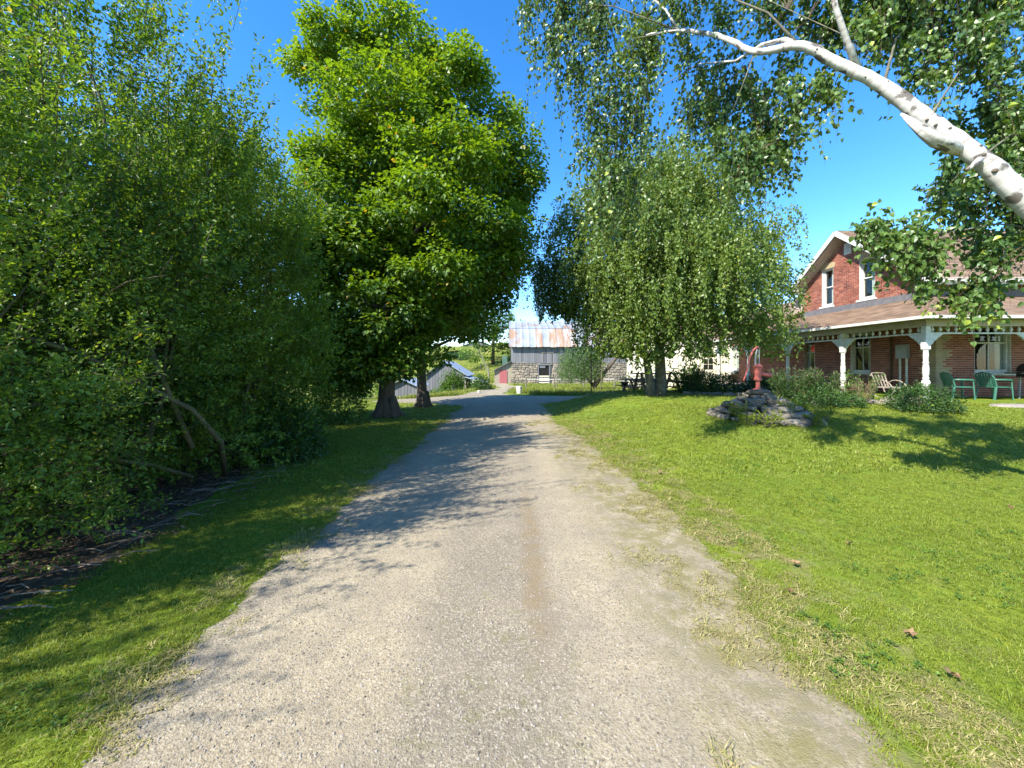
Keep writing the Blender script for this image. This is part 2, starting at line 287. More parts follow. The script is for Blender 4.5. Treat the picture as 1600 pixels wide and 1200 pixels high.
class MB:
    def __init__(s): s.v = []; s.f = []; s.t = []; s.al = []
    def add(s, vs_, fs, tint=0.5):
        b = len(s.v); s.v += [tuple(p) for p in vs_]; s.f += [tuple(i+b for i in f) for f in fs]; s.t += [tint]*len(vs_); s.al += [(0, 0, 0)]*len(vs_)
        return s
    def box(s, c, d, rz=0, tint=0.5, R=None):
        x, y, z = d[0]/2, d[1]/2, d[2]/2
        p = [Vector(q) for q in ((-x,-y,-z),(x,-y,-z),(x,y,-z),(-x,y,-z),(-x,-y,z),(x,-y,z),(x,y,z),(-x,y,z))]
        M = R if R is not None else Matrix.Rotation(rz, 3, 'Z')
        c = Vector(c); return s.add([M@q + c for q in p], [(0,3,2,1),(4,5,6,7),(0,1,5,4),(1,2,6,5),(2,3,7,6),(3,0,4,7)], tint)
    def bar(s, a, b, w_, h=None, tint=0.5):
        a, b = Vector(a), Vector(b); d = b-a; h = h or w_
        R = d.to_track_quat('X', 'Z').to_matrix(); return s.box((a+b)/2, (d.length, w_, h), R=R, tint=tint)
    def tube(s, pts, rad, n=8, cap=True, tint=0.5, wob=0):
        pts = [Vector(p) for p in pts]; m = len(pts)
        if not hasattr(rad, '__len__'): rad = [rad]*m
        b = len(s.v); up = None; L = 0
        for i, p in enumerate(pts):
            d = (pts[min(i+1, m-1)] - pts[max(i-1, 0)]).normalized()
            if up is None: up = d.orthogonal().normalized()
            up = (up - d*up.dot(d)).normalized(); sd = d.cross(up)
            if i: L += (p-pts[i-1]).length
            for k in range(n):
                a = 2*PI*k/n; r = rad[i]
                if wob: r *= 1 + wob*mnoise.noise(Vector((math.cos(a)*1.7, math.sin(a)*1.7, L*1.5+b)))
                s.v.append(tuple(p + (up*math.cos(a) + sd*math.sin(a))*r)); s.t.append(tint); s.al.append((a*0.25/PI, L, b*0.37))
        for i in range(m-1):
            for k in range(n):
                k2 = (k+1) % n; s.f.append((b+i*n+k, b+i*n+k2, b+(i+1)*n+k2, b+(i+1)*n+k))
        if cap: s.f.append(tuple(b+k for k in range(n))[::-1]); s.f.append(tuple(b+(m-1)*n+k for k in range(n)))
        return s
    def lathe(s, prof, c=(0,0,0), n=12, tint=0.5):
        return s.tube([(c[0], c[1], c[2]+z) for z, r in prof], [r for z, r in prof], n, True, tint)
    def build(s, name, m, parent=None, smooth=False, kind=None, bevel=0, along=False):
        o_ = off(parent); me = bpy.data.meshes.new(name)
        me.from_pydata([(x-o_.x, y-o_.y, z-o_.z) for x, y, z in s.v], [], s.f)
        me.materials.append(m)
        a = me.attributes.new('tint', 'FLOAT', 'POINT'); a.data.foreach_set('value', s.t)
        if along:
            a = me.attributes.new('along', 'FLOAT_VECTOR', 'POINT'); a.data.foreach_set('vector', [q for t in s.al for q in t])
        if smooth: me.polygons.foreach_set('use_smooth', [True]*len(me.polygons))
        me.update(); o = bpy.data.objects.new(name, me); link(o)
        if parent: o.parent = parent
        if bevel:
            bv = o.modifiers.new('bevel', 'BEVEL'); bv.width = bevel; bv.segments = 2; bv.limit_method = 'ANGLE'
        if kind: o['kind'] = kind
        return o
def addmesh(name, me, parent=None, kind=None):
    o = bpy.data.objects.new(name, me); link(o); o.parent = parent
    if parent:                                          # mesh is in world coordinates
        f = off(parent); me.transform(Matrix.Translation(-f))
    if kind: o['kind'] = kind
    return o
def copy_tree(o, parent=None, loc=None, rz=None, label=None):
    c = o.copy(); C.objects.link(c); c.parent = parent
    if loc is not None: c.location = loc
    if rz is not None: c.rotation_euler = (0, 0, rz)
    if label: c['label'] = label
    for ch in o.children: copy_tree(ch, c)
    return c

# ------------------------------------------------------------------ terrain
def ss(a, b, x):
    t = np.clip((np.asarray(x, float)-a)/(b-a), 0, 1); return t*t*(3-2*t)
def wave(x, y): return 0.5*np.sin(x*1.3+np.sin(y*0.9))+0.5*np.sin(y*1.7+x*0.4+1)
def xl(y):
    y = np.asarray(y, float)
    return -1.78 - 0.2*ss(1, 5, y) - 4.5*ss(14.8, 17.0, y) + 0.05*np.sin(y*1.9) + 0.03*np.sin(y*5.3+1) + 0.025*np.sin(y*13)+0.015*np.sin(y*29)
def xr(y):
    y = np.asarray(y, float)
    return 1.62 + 0.12*ss(1.5, 4, y) - 0.45*ss(6, 12, y) + 13*ss(15.6, 18.5, y)*1.0 + 0.05*np.sin(y*1.4+2) + 0.04*np.sin(y*4.7) + 0.03*np.sin(y*11+1)+0.015*np.sin(y*27)
def tx(y):                                             # centre of the far track
    y = np.asarray(y, float); return -1.5 + 1.3*ss(24, 40, y) - 1.6*ss(40, 50, y)
def g0(x, y):
    x = np.asarray(x, float); y = np.asarray(y, float)
    z = -0.85*ss(17, 46, y)
    z = z - 0.95*ss(16, 29, y)*ss(-2.5, -6.5, x)
    e = 1.55 - 0.2*ss(6, 12, y)
    rise = 0.50*ss(e, e+3.2, x)*ss(1.5, 12.5, y)
    rise = rise*(1 - ss(16.3, 18.6, y)*(1-ss(9.0, 12.5, x)))
    rise = rise*(1 - 0.6*ss(24, 30, y))
    z = z + rise
    z = z + 8.0*ss(44, 96, y)*(1-0.75*ss(-4, 40, x))*(1 - 0.35*ss(110, 400, y))
    z = z + ss(300, 900, y)*20*(0.5+0.5*np.sin(x*0.008+1))
    z = z - 0.10*ss(-2.2, -4.0, x)*ss(14, 2, y)*0.5
    return z + 0.02*wave(x*0.8, y*0.8)*ss(1.9, 3.5, np.abs(x+0.1))
def ground(x, y):
    z = g0(x, y)
    ins = np.minimum(np.asarray(x)-xl(y), xr(y)-np.asarray(x)); ins = np.where((np.asarray(y) < 20.4), ins, -1); ins = np.minimum(ins, (20.2-np.asarray(y)))
    tr = 1.25 - np.abs(np.asarray(x)-tx(y)); tr = np.where((np.asarray(y) > 19.5) & (np.asarray(y) < 49), tr, -1)
    return z - 0.05*ss(0.02, 0.3, np.maximum(ins, tr))
def gz(x, y): return float(ground(x, y))
def axis(segs):
    out = []
    for a, b, st in segs: out += list(np.arange(a, b, st))
    return np.array(out + [segs[-1][1]])
ax = axis([(-1200,-200,60),(-200,-40,8),(-40,-10,1.5),(-10,-4,0.4),(-4,4,0.09),(4,16,0.35),(16,40,2),(40,200,8),(200,1200,60)])
ay = axis([(-80,-8,6),(-8,0,0.6),(0,8,0.12),(8,22,0.2),(22,50,0.5),(50,110,2),(110,300,10),(300,1600,60)])
XX, YY = np.meshgrid(ax, ay); ZZ = ground(XX, YY)
V = np.stack([XX.ravel(), YY.ravel(), ZZ.ravel()], 1); nx_, ny_ = len(ax), len(ay)
ii = (np.arange(ny_-1)[:, None]*nx_ + np.arange(nx_-1)[None, :]).ravel()
F = np.stack([ii, ii+1, ii+1+nx_, ii+nx_], 1)
tag(addmesh('lawn', npmesh('lawn', V, F, [MT['lawn']], smooth=True)), kind='structure')
def strip(name, ys, la, ra, nu, m, h, crown=0.0):
    u = np.linspace(0, 1, nu); X = la[:, None]*(1-u) + ra[:, None]*u; Y = np.repeat(ys[:, None], nu, 1)
    edge = np.minimum(u, 1-u)[None, :]*np.ones_like(X)
    ins = np.minimum(X-la[:, None], ra[:, None]-X)
    Z = g0(X, Y) + h + 0*edge; Z[:, 0] -= 0.02; Z[:, -1] -= 0.02
    Z = Z + 0.008*wave(X*2.2, Y*1.3)*ss(0.1, 0.5, ins)
    Vv = np.stack([X.ravel(), Y.ravel(), Z.ravel()], 1); i = (np.arange(len(ys)-1)[:, None]*nu + np.arange(nu-1)[None, :]).ravel()
    Ff = np.stack([i, i+1, i+1+nu, i+nu], 1)
    return tag(addmesh(name, npmesh(name, Vv, Ff, [m], smooth=True)), kind='structure')
ys = axis([(-8, 0, 0.3), (0, 20.1, 0.08)])
strip('driveway', ys, xl(ys), xr(ys), 60, MT['gravel'], 0.006)
ys = axis([(20.11, 48, 0.4)]); wd = 1.05 + 0.9*ss(23, 20, ys)
strip('farm_track', ys, tx(ys)-wd+0.1*np.sin(ys), tx(ys)+wd+0.1*np.sin(ys*1.3), 9, MT['gravel'], 0.008)
ys = axis([(0.0, 7.2, 0.1)])
strip('soil_under_hedge', ys, np.full(len(ys), -9.0), -3.05-0.10*ys-0.9*ss(4.8, 7.2, ys)+0.22*np.sin(ys*2.3)+0.1*np.sin(ys*7), 30, MT['soil'], 0.012)

# ------------------------------------------------------------------ scatter by geometry nodes (stuff)
def scatter(name, pts, scl, src_me_list, seed=0, tilt=0.0, idx=None):
    """points carry scale and rotation; instances of a few source meshes"""
    n_ = len(pts); me = bpy.data.meshes.new(name); me.vertices.add(n_); me.vertices.foreach_set('co', np.asarray(pts, np.float32).ravel())
    a = me.attributes.new('scl', 'FLOAT', 'POINT'); a.data.foreach_set('value', np.asarray(scl, np.float32))
    r = np.random.default_rng(seed)
    rot = np.stack([r.normal(0, tilt, n_), r.normal(0, tilt, n_), r.uniform(0, 6.28, n_)], 1).astype(np.float32)
    a = me.attributes.new('rot', 'FLOAT_VECTOR', 'POINT'); a.data.foreach_set('vector', rot.ravel())
    a = me.attributes.new('idx', 'INT', 'POINT'); a.data.foreach_set('value', (r.integers(0, len(src_me_list), n_) if idx is None else np.clip(idx, 0, len(src_me_list)-1)).astype(np.int32))
    o = bpy.data.objects.new(name, me); link(o); o['kind'] = 'stuff'
    ng = bpy.data.node_groups.new(name, 'GeometryNodeTree'); ng.interface.new_socket('Geometry', in_out='INPUT', socket_type='NodeSocketGeometry'); ng.interface.new_socket('Geometry', in_out='OUTPUT', socket_type='NodeSocketGeometry')
    N = ng.nodes; gi = N.new('NodeGroupInput'); go = N.new('NodeGroupOutput')
    mp = N.new('GeometryNodeMeshToPoints'); ng.links.new(gi.outputs[0], mp.inputs['Mesh'])
    iop = N.new('GeometryNodeInstanceOnPoints'); ng.links.new(mp.outputs[0], iop.inputs['Points'])
    g2i = N.new('GeometryNodeGeometryToInstance')
    for k, sm in reversed(list(enumerate(src_me_list))):
        so_ = bpy.data.objects.new(name+'_source', sm); oi = N.new('GeometryNodeObjectInfo'); oi.inputs['Object'].default_value = so_; ng.links.new(oi.outputs['Geometry'], g2i.inputs[0])
    ng.links.new(g2i.outputs[0], iop.inputs['Instance']); iop.inputs['Pick Instance'].default_value = True
    for nm, dt, sk in (('scl', 'FLOAT', 'Scale'), ('rot', 'FLOAT_VECTOR', 'Rotation'), ('idx', 'INT', 'Instance Index')):
        na = N.new('GeometryNodeInputNamedAttribute'); na.data_type = dt; na.inputs['Name'].default_value = nm
        ng.links.new(na.outputs['Attribute'], iop.inputs[sk])
    ng.links.new(iop.outputs[0], go.inputs[0])
    md = o.modifiers.new('scatter', 'NODES'); md.node_group = ng
    return o
def tuft(name, nb, spread, h, wdt, m, tlo, thi, seed, lean=0.5):
    r = np.random.default_rng(seed); Vs = []; Fs = []; Ts = []
    for i in range(nb):
        a = r.uniform(0, 6.28); d = r.uniform(0, spread); p = np.array([math.cos(a)*d, math.sin(a)*d, -0.004]); b = r.uniform(0, 6.28)
        hh = h*r.uniform(0.55, 1.15); l = np.array([math.cos(b), math.sin(b), 0])*hh*lean*r.uniform(0.3, 1.6); sd = np.array([-math.sin(b+r.normal(0, .6)), math.cos(b), 0])*wdt*r.uniform(.7, 1.3)
        q = p + l*0.35 + np.array([0, 0, hh*0.6]); tp = p + l + np.array([0, 0, hh*(0.98-0.25*lean)])
        k = len(Vs); Vs += [p-sd/2, p+sd/2, q+sd*0.4, q-sd*0.4, tp]; Fs += [(k, k+1, k+2), (k, k+2, k+3), (k+3, k+2, k+4)]
        t = r.uniform(tlo, thi) if r.random() > 0.10 else 1.0; Ts += [t*0.45, t*0.45, t, t, t]
    return npmesh(name, np.array(Vs), np.array(Fs), [m], tint=np.array(Ts))
tufts = [tuft('grass_tuft', 20, 0.055, 0.042, 0.0034, MT['grass'], 0.05+.13*k, 0.45+.12*k, k, 0.9) for k in range(5)]
tufts_b = [tuft('grass_tuft', 26, 0.11, 0.045, 0.006, MT['grass'], 0.12+.15*k, 0.5+.13*k, 20+k, 0.9) for k in range(4)]
straws = [tuft('straw_tuft', 14, 0.06, 0.026, 0.0045, MT['straw'], 0.1, 0.9, 40+k, 2.2) for k in range(3)]
def fbm(x, y, s=1.0):
    return (np.sin(x*1.7*s+np.sin(y*2.3*s)*1.3)+np.sin(y*2.1*s+np.sin(x*1.1*s+2)*1.7)+0.7*np.sin((x+y)*4.3*s+1.3*np.sin(x*3.1*s))+0.5*np.sin((x-y*1.2)*8.1*s))/3.2
def grasspts(x0, x1, y0, y1, dens, seed, fov=1.45):
    r = np.random.default_rng(seed); n_ = int((x1-x0)*(y1-y0)*dens); x = r.uniform(x0, x1, n_); y = r.uniform(y0, y1, n_)
    m = (np.abs(x) < fov*y+0.8)
    e_ = r.exponential(0.11, n_); inside = (x > xl(y)+0.06*fbm(x*3, y*3)+0.03+e_) & (x < xr(y)-0.12+0.25*fbm(x*2, y*2)-e_*1.8)
    m &= ~inside
    hedge = (x < -3.1-0.10*y-0.9*ss(4.8, 7.2, y)) & (y < 7.2); m &= ~(hedge & (r.random(n_) > 0.03))
    worn = (x > xr(y)) & (x < xr(y)+1.1) & (fbm(x*2.3, y*1.8) > 0.40) & (y < 9); m &= ~(worn & (r.random(n_) > 0.25))
    x, y = x[m], y[m]; return np.stack([x, y, ground(x, y)], 1), r
p, r = grasspts(-7, 7.5, 0.7, 5.2, 900, 1); o = scatter('near_grass', p, r.uniform(0.55, 1.05, len(p))*(0.9+0.2*fbm(p[:,0], p[:,1])), tufts, 1, 0.15, idx=np.round(2.1+1.6*fbm(p[:,0]*1.1+3, p[:,1]*.8)+r.normal(0, .8, len(p))))
tag(o, 'short mown green grass on both sides of the gravel drive near the viewer', 'grass')
p, r = grasspts(-13, 16, 5.2, 11, 190, 2); p = p[~((p[:,0] > 12.2) & (p[:,1] > 11.2))]
o = scatter('lawn_grass', p, r.uniform(0.7, 1.25, len(p)), tufts_b, 2, 0.15, idx=np.round(1.6+1.3*fbm(p[:,0]*.7+3, p[:,1]*.6)+r.normal(0, .7, len(p)))); tag(o, 'mown green lawn grass in front of the brick house and maples', 'grass')
p, r = grasspts(-22, 12, 11, 20, 45, 3, 1.2); p = p[(p[:,1] < 17.5) | (p[:,0] < -6)]; p = p[~((p[:,0] > 11.5))]
o = scatter('far_lawn_grass', p, r.uniform(0.9, 1.5, len(p)), tufts_b, 3, 0.15); tag(o, 'lawn grass around the birch and the maple trunks before the gravel yard', 'grass')
# meadow of longer grass beyond the yard
tall = [tuft('meadow_tuft', 14, 0.25, 0.22, 0.02, MT['meadow'], 0.1, 0.95, 60+k, 0.6) for k in range(3)]
r = np.random.default_rng(5); n_ = 16000; y = 20.5+ (r.random(n_)**1.3)*55; x = r.uniform(-0.35, 0.5, n_)*y
m = ~((np.abs(x-tx(y)) < 1.4) & (y < 49)) & ~((x > 9) & (y < 36)) & ~((np.abs(x-.42) < .7) & (y < 22.4)) & ~((np.abs(x+2.0) < .5) & (y < 23.6)) & ~((x < -2.5) & (x > -8) & (y > 29) & (y < 36)) & ~((x > -1.5) & (x < 17) & (y > 47) & (y < 62)); x, y = x[m], y[m]
o = scatter('meadow_grass', np.stack([x, y, ground(x, y)], 1), r.uniform(0.6, 1.5, len(x)), tall, 5, 0.2); tag(o, 'rough yellow-green pasture grass between the yard and the barn', 'grass')
# straw and thin grass on the right margin of the drive
r = np.random.default_rng(6); n_ = 12000; y = r.uniform(0.9, 11, n_); x = xr(y) - 0.95 + r.random(n_)*1.5
m = (fbm(x*2.6, y*1.5) + 0.5*fbm(x*7, y*6)) > 0.0 + 0.9*np.clip(xr(y)-x-0.35, 0, 2)
x, y = x[m], y[m]; o = scatter('dry_grass', np.stack([x, y, np.maximum(ground(x, y), g0(x, y)+0.004)], 1), r.uniform(0.5, 1.2, len(x)), straws, 6, 0.2); tag(o, 'dry thin grass and straw along the right edge of the drive', 'dry grass')
r = np.random.default_rng(16); n_ = 5000; y = r.uniform(0.9, 12, n_); x = xl(y) + r.normal(0.0, 0.13, n_); m = fbm(x*2.6, y*2.0) > -0.1; x, y = x[m], y[m]
o = scatter('edge_straw', np.stack([x, y, np.maximum(ground(x, y), g0(x, y)+0.002)], 1), r.uniform(0.5, 1.2, len(x)), straws, 17, 0.2); tag(o, 'thin dry grass fringe along the left edge of the drive', 'dry grass')
r = np.random.default_rng(21); n_ = 5200; x = r.uniform(-6, 8, n_); y = r.uniform(0.8, 8, n_); m = ((x < xl(y)-.05) | (x > xr(y)+.1)) & (fbm(x*1.9+5, y*2.1) > .35) & ~((x < -3.2-.1*y) & (y < 7)); x, y = x[m], y[m]
cl = []
for k in range(3):
    rr = np.random.default_rng(300+k); nl = 12; c = np.stack([rr.normal(0, .035, nl), rr.normal(0, .035, nl), rr.uniform(.02, .035, nl)], 1); d = rr.normal(size=(nl, 3)); d[:, 2] *= .15; cl.append((c, d, rr.random(nl)))
r = np.random.default_rng(22); CLV = (x, y, cl)
# loose stones
def pebble(seed):
    bm = bmesh.new(); bmesh.ops.create_icosphere(bm, subdivisions=1, radius=1); r_ = random.Random(seed)
    s = (1, r_.uniform(.6, .9), r_.uniform(.35, .6))
    for v in bm.verts: v.co = Vector((v.co.x*s[0], v.co.y*s[1], v.co.z*s[2]))*r_.uniform(.8, 1.15)
    me = bpy.data.meshes.new('pebble'); bm.to_mesh(me); bm.free(); me.materials.append(MT['pebble'] if seed % 3 else MT['rock2']); return me
pebs = [pebble(k) for k in range(6)]
r = np.random.default_rng(8); n_ = 42000; y = 0.9 + 6.5*r.random(n_)**1.6; x = xl(y) + (xr(y)-xl(y))*r.random(n_)
keep = r.random(n_) < np.clip(0.35 + 0.65*np.exp(-((x+0.15)/0.6)**2) + 0.5*(x < -1.0), 0, 1)*np.where(x > 1.0, 0.3, 1); x, y = x[keep], y[keep]
o = scatter('loose_gravel', np.stack([x, y, g0(x, y)+0.006+0.008*wave(x*2.2, y*1.3)], 1), (0.002+0.0075*r.random(len(x))**3), pebs, 8, 0.4); tag(o, 'loose crushed stone on the driveway near the viewer', 'gravel')

# ------------------------------------------------------------------ foliage
def unit(a): return a/np.maximum(np.linalg.norm(a, axis=1, keepdims=True), 1e-9)
def leafmesh(name, c, d, nrm, L, wr, m, tint, fine=False):
    """c base point, d tip direction, nrm rough normal, L length (n,), wr width ratio"""
    d = unit(d); s = unit(np.cross(d, nrm)); n_ = np.cross(s, d); L = L[:, None]; n = len(c)
    if not fine:
        Vv = np.stack([c, c+d*L*0.42-s*L*wr*0.5+n_*L*0.10, c+d*L-n_*L*0.06, c+d*L*0.42+s*L*wr*0.5+n_*L*0.10], 1).reshape(-1, 3)
        b = np.arange(n)[:, None]*4; Ff = np.concatenate([b+[[0, 1, 2]], b+[[0, 2, 3]]], 0); k = 4
    else:
        Vv = np.stack([c, c+d*L*0.22-s*L*wr*0.48+n_*L*0.08, c+d*L*0.55-s*L*wr*0.40+n_*L*0.07, c+d*L-n_*L*0.10, c+d*L*0.55+s*L*wr*0.40+n_*L*0.07, c+d*L*0.22+s*L*wr*0.48+n_*L*0.08, c+d*L*0.4-n_*L*0.01], 1).reshape(-1, 3)
        b = np.arange(n)[:, None]*7; Ff = np.concatenate([b+[[6, 0, 1]], b+[[6, 1, 2]], b+[[6, 2, 3]], b+[[6, 3, 4]], b+[[6, 4, 5]], b+[[6, 5, 0]]], 0); k = 7
    return npmesh(name, Vv, Ff, [m], tint=np.repeat(tint, k))
def clumps(r, cc, cr, per, flat=0.55):
    """leaves in flattened clumps: returns centres, outward directions, height in clump, clump index"""
    M = len(cc); idx = np.repeat(np.arange(M), per); q = unit(r.normal(size=(len(idx), 3))); rad = r.random(len(idx))**0.45
    loc = q*rad[:, None]; loc[:, 2] *= flat
    return cc[idx] + loc*cr[idx][:, None], q, loc[:, 2]/flat, idx
def blobcrown(r, blobs, ncl, shell=0.62):
    """clump centres in a union of ellipsoids (x,y,z,rx,ry,rz)"""
    B = np.array(blobs, float); vol = B[:, 3]*B[:, 4]*B[:, 5]; vol = vol**0.8; pick = r.choice(len(B), ncl, p=vol/vol.sum())
    q = unit(r.normal(size=(ncl, 3))); rad = shell + (1-shell)*r.random(ncl); return B[pick, :3] + q*rad[:, None]*B[pick, 3:6], pick
def limbs(r, trunk, ends, mb, r0, r1, n=6, sag=0.15):
    T = [Vector(p) for p in trunk]
    for e in ends:
        e = Vector(e); k = min(range(len(T)), key=lambda i: (T[i]-e).length + max(0, T[i].z - e.z + 0.5*(Vector((e.x, e.y))-Vector((T[i].x, T[i].y))).length)*2.0)
        a = T[k]; d = e-a; pts = []
        for i in range(6):
            t = i/5; p = a + d*t + Vector((0, 0, -sag*d.length*math.sin(t*PI)*0.8)) + Vector(r.normal(0, 0.03*d.length, 3))*math.sin(t*PI); pts.append(p)
        mb.tube(pts, [r0*(1-t/5)+r1*t/5 for t in range(6)], n)

def maple(name, base, blobs, ncl, per, label, trunk, r0, seed, leaf=0.13, group=None, m='maple', bark='bark', tbias=0.0, topz=8.0, ysh=0.0):
    r = np.random.default_rng(seed); root = empty(name, base, label, 'tree', group)
    mb = MB(); tp = [Vector(p) for p in trunk]; n = len(tp)
    mb.tube(tp, [r0*1.45]+[r0*(1-0.78*i/(n-1)) for i in range(1, n)], 14, wob=0.25)
    for k in range(5):
        a = k*1.26+seed; mb.tube([Vector(base)+Vector((math.cos(a)*r0*1.9, math.sin(a)*r0*1.9, -0.08)), Vector(base)+Vector((math.cos(a)*r0*1.1, math.sin(a)*r0*1.1, 0.12)), Vector(base)+Vector((math.cos(a)*r0*.6, math.sin(a)*r0*.6, 0.6))], [r0*.22, r0*.36, r0*.3], 7)
    fine = []
    for i in range(len(tp)-1):
        for t in (0, .33, .66): fine.append(tp[i].lerp(tp[i+1], t))
    fine = [p for p in fine if p.z > base[2]+1.3]
    limbs(r, fine, [b[:3] for b in blobs], mb, r0*0.42, r0*0.10, 7)
    cc, pick = blobcrown(r, blobs, ncl)
    sub = r.choice(ncl, min(160, ncl//2), replace=False)
    bc = [Vector(b[:3]) for b in blobs]
    for j in sub:
        a = bc[pick[j]]; e = Vector(cc[j]); mid = a.lerp(e, .5)+Vector((0, 0, -.1)); mb.tube([a, mid, e], [r0*.10, r0*.06, r0*.025], 4)
    mb.build('trunk', MT[bark], root, smooth=True)
    cr = r.uniform(0.36, 0.74, ncl)
    P, q, h, idx = clumps(r, cc, cr, per)
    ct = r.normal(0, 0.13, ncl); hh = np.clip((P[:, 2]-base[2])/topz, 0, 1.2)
    tint = np.clip(0.30 + tbias + 0.32*h + ct[idx] + 0.30*(hh-0.4) + r.normal(0, 0.12, len(P)), 0, 0.9); tint[r.random(len(P)) < 0.012] = 1  # lighter tint towards clump tops paints their sunlit look into the leaves
    d = q*0.9 + np.array([0, 0, -0.45]) + r.normal(0, 0.35, q.shape); nr = np.array([0, 0, 1.0]) + q*0.45 + r.normal(0, 0.30, q.shape)
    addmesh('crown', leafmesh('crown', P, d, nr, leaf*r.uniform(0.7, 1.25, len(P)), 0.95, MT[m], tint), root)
    return root
def px(X, Y, D): return ((X-800)*D/600, D, 1.6-(Y-570)*D/600)      # point from a photo measurement at distance D
def blob(X, Y, D, R, Rz=None, Ry=None):
    p = px(X, Y, D); s = D/600; return (*p, R*s, (Ry or R)*s, (Rz or R*0.8)*s)
# great maple left of the drive
b1 = gz(-3.9, 12)
maple('maple_tree', (-3.9, 12, b1), [blob(545,75,12.4,62), blob(640,70,12.0,58,45), blob(500,130,12.6,45,50), blob(700,130,12,62,50), blob(600,170,11.6,90,60), blob(780,205,12.4,50,40), blob(700,250,11.4,90,60), blob(560,290,12.6,90,70), blob(800,290,12.6,40,45), blob(660,330,11.0,90,55), blob(750,370,11.8,80,45),
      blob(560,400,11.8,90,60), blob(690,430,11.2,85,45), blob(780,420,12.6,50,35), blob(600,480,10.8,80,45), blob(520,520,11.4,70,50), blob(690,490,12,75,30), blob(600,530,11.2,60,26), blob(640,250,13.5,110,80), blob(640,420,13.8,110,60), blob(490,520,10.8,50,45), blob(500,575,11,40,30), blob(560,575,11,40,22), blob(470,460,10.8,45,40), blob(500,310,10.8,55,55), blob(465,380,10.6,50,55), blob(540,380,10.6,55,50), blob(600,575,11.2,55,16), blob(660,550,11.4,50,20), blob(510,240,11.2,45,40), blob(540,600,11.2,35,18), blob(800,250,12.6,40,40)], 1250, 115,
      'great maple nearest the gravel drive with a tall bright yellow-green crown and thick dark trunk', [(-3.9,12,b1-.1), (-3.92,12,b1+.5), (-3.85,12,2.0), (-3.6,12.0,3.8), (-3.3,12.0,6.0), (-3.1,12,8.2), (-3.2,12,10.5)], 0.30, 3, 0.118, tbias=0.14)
b2 = gz(-3.35, 14.5)
maple('maple_tree', (-3.35, 14.5, b2), [blob(700,440,14.5,70,50), blob(760,400,15,60,45), blob(770,330,15,50,50), blob(650,400,15,90,80), blob(745,480,14.6,50,22), blob(780,460,14.8,28,18), blob(690,505,14.6,50,22), blob(620,500,14.8,60,40), blob(820,370,15,22,30), blob(730,515,15,35,12)], 560, 90,
      'second maple behind the first, slender leaning trunk and dark crown over the gravel yard', [(-3.35,14.5,b2-.1), (-3.4,14.5,b2+.6), (-3.45,14.5,2.2), (-3.2,14.6,3.6), (-2.7,14.6,5.2), (-2.2,14.8,7)], 0.22, 5, 0.125, tbias=-0.04)
# trees beyond the yard
def fartree(x, y, w_, h, seed, label, tb=0.0, m='maple', dens=1.0):
    z = gz(x, y); r = np.random.default_rng(seed); bl = []
    for k in range(9):
        a = r.uniform(0, 6.28); t = r.random(); bl.append((x+math.cos(a)*w_*.28*(1.2-t*.6), y+math.sin(a)*w_*.28, z+h*(.16+.72*t), w_*.28, w_*.28, h*.14))
    bl.append((x, y, z+h*.85, w_*.25, w_*.25, h*.14))
    n = int(150*dens); root = empty('tree', (x, y, z), label, 'tree', 'trees beyond the farm yard')
    mb = MB(); mb.tube([(x, y, z-.1), (x+.1, y, z+h*.35), (x, y, z+h*.75)], [h*.03, h*.022, h*.008], 8)
    limbs(r, [Vector((x, y, z+h*t)) for t in (.3, .45, .6)], [b[:3] for b in bl], mb, h*.01, h*.004, 5); mb.build('trunk', MT['bark'], root, smooth=True)
    cc, pk = blobcrown(r, bl, n); cr = r.uniform(.6, 1.1, n)*h*.075; P, q, hh, idx = clumps(r, cc, cr, 34); ct = r.normal(0, .15, n)
    tint = np.clip(.35+tb+.22*hh+ct[idx]+r.normal(0, .1, len(P)), 0, .9)
    addmesh('crown', leafmesh('crown', P, q*.8+np.array([0, 0, -.3]), np.array([0, 0, 1.])+q*.6, h*.028*r.uniform(.7, 1.3, len(P)), .8, MT[m], tint), root)
fartree(-3.2, 64, 10, 10.5, 11, 'dark round tree on the pasture slope just left of the barn', -.12, dens=1.6)
fartree(-17, 70, 11, 12, 12, 'tree on the hill seen behind the sheds, left of the fence line')
fartree(-30, 62, 13, 13, 13, 'broad tree far left behind the maples on the slope')
fartree(-44, 50, 13, 11, 14, 'far-off tree left behind the hedge, nearest to the left edge')
fartree(22, 78, 14, 14, 15, 'tree behind the barn hidden by the weeping birch crown')
fartree(34, 60, 13, 13, 16, 'tree behind the house ridge, right of the birch', -.1)
fartree(60, 62, 14, 12, 17, 'far tree behind the brick house roof, rightmost of all')
fartree(-14, 34, 7, 6.5, 18, 'low tree left of the old grey shed behind the maple trunks')
fartree(-21, 30, 8, 7.5, 19, 'bushy tree on the left lawn behind the hedge end', -.05)

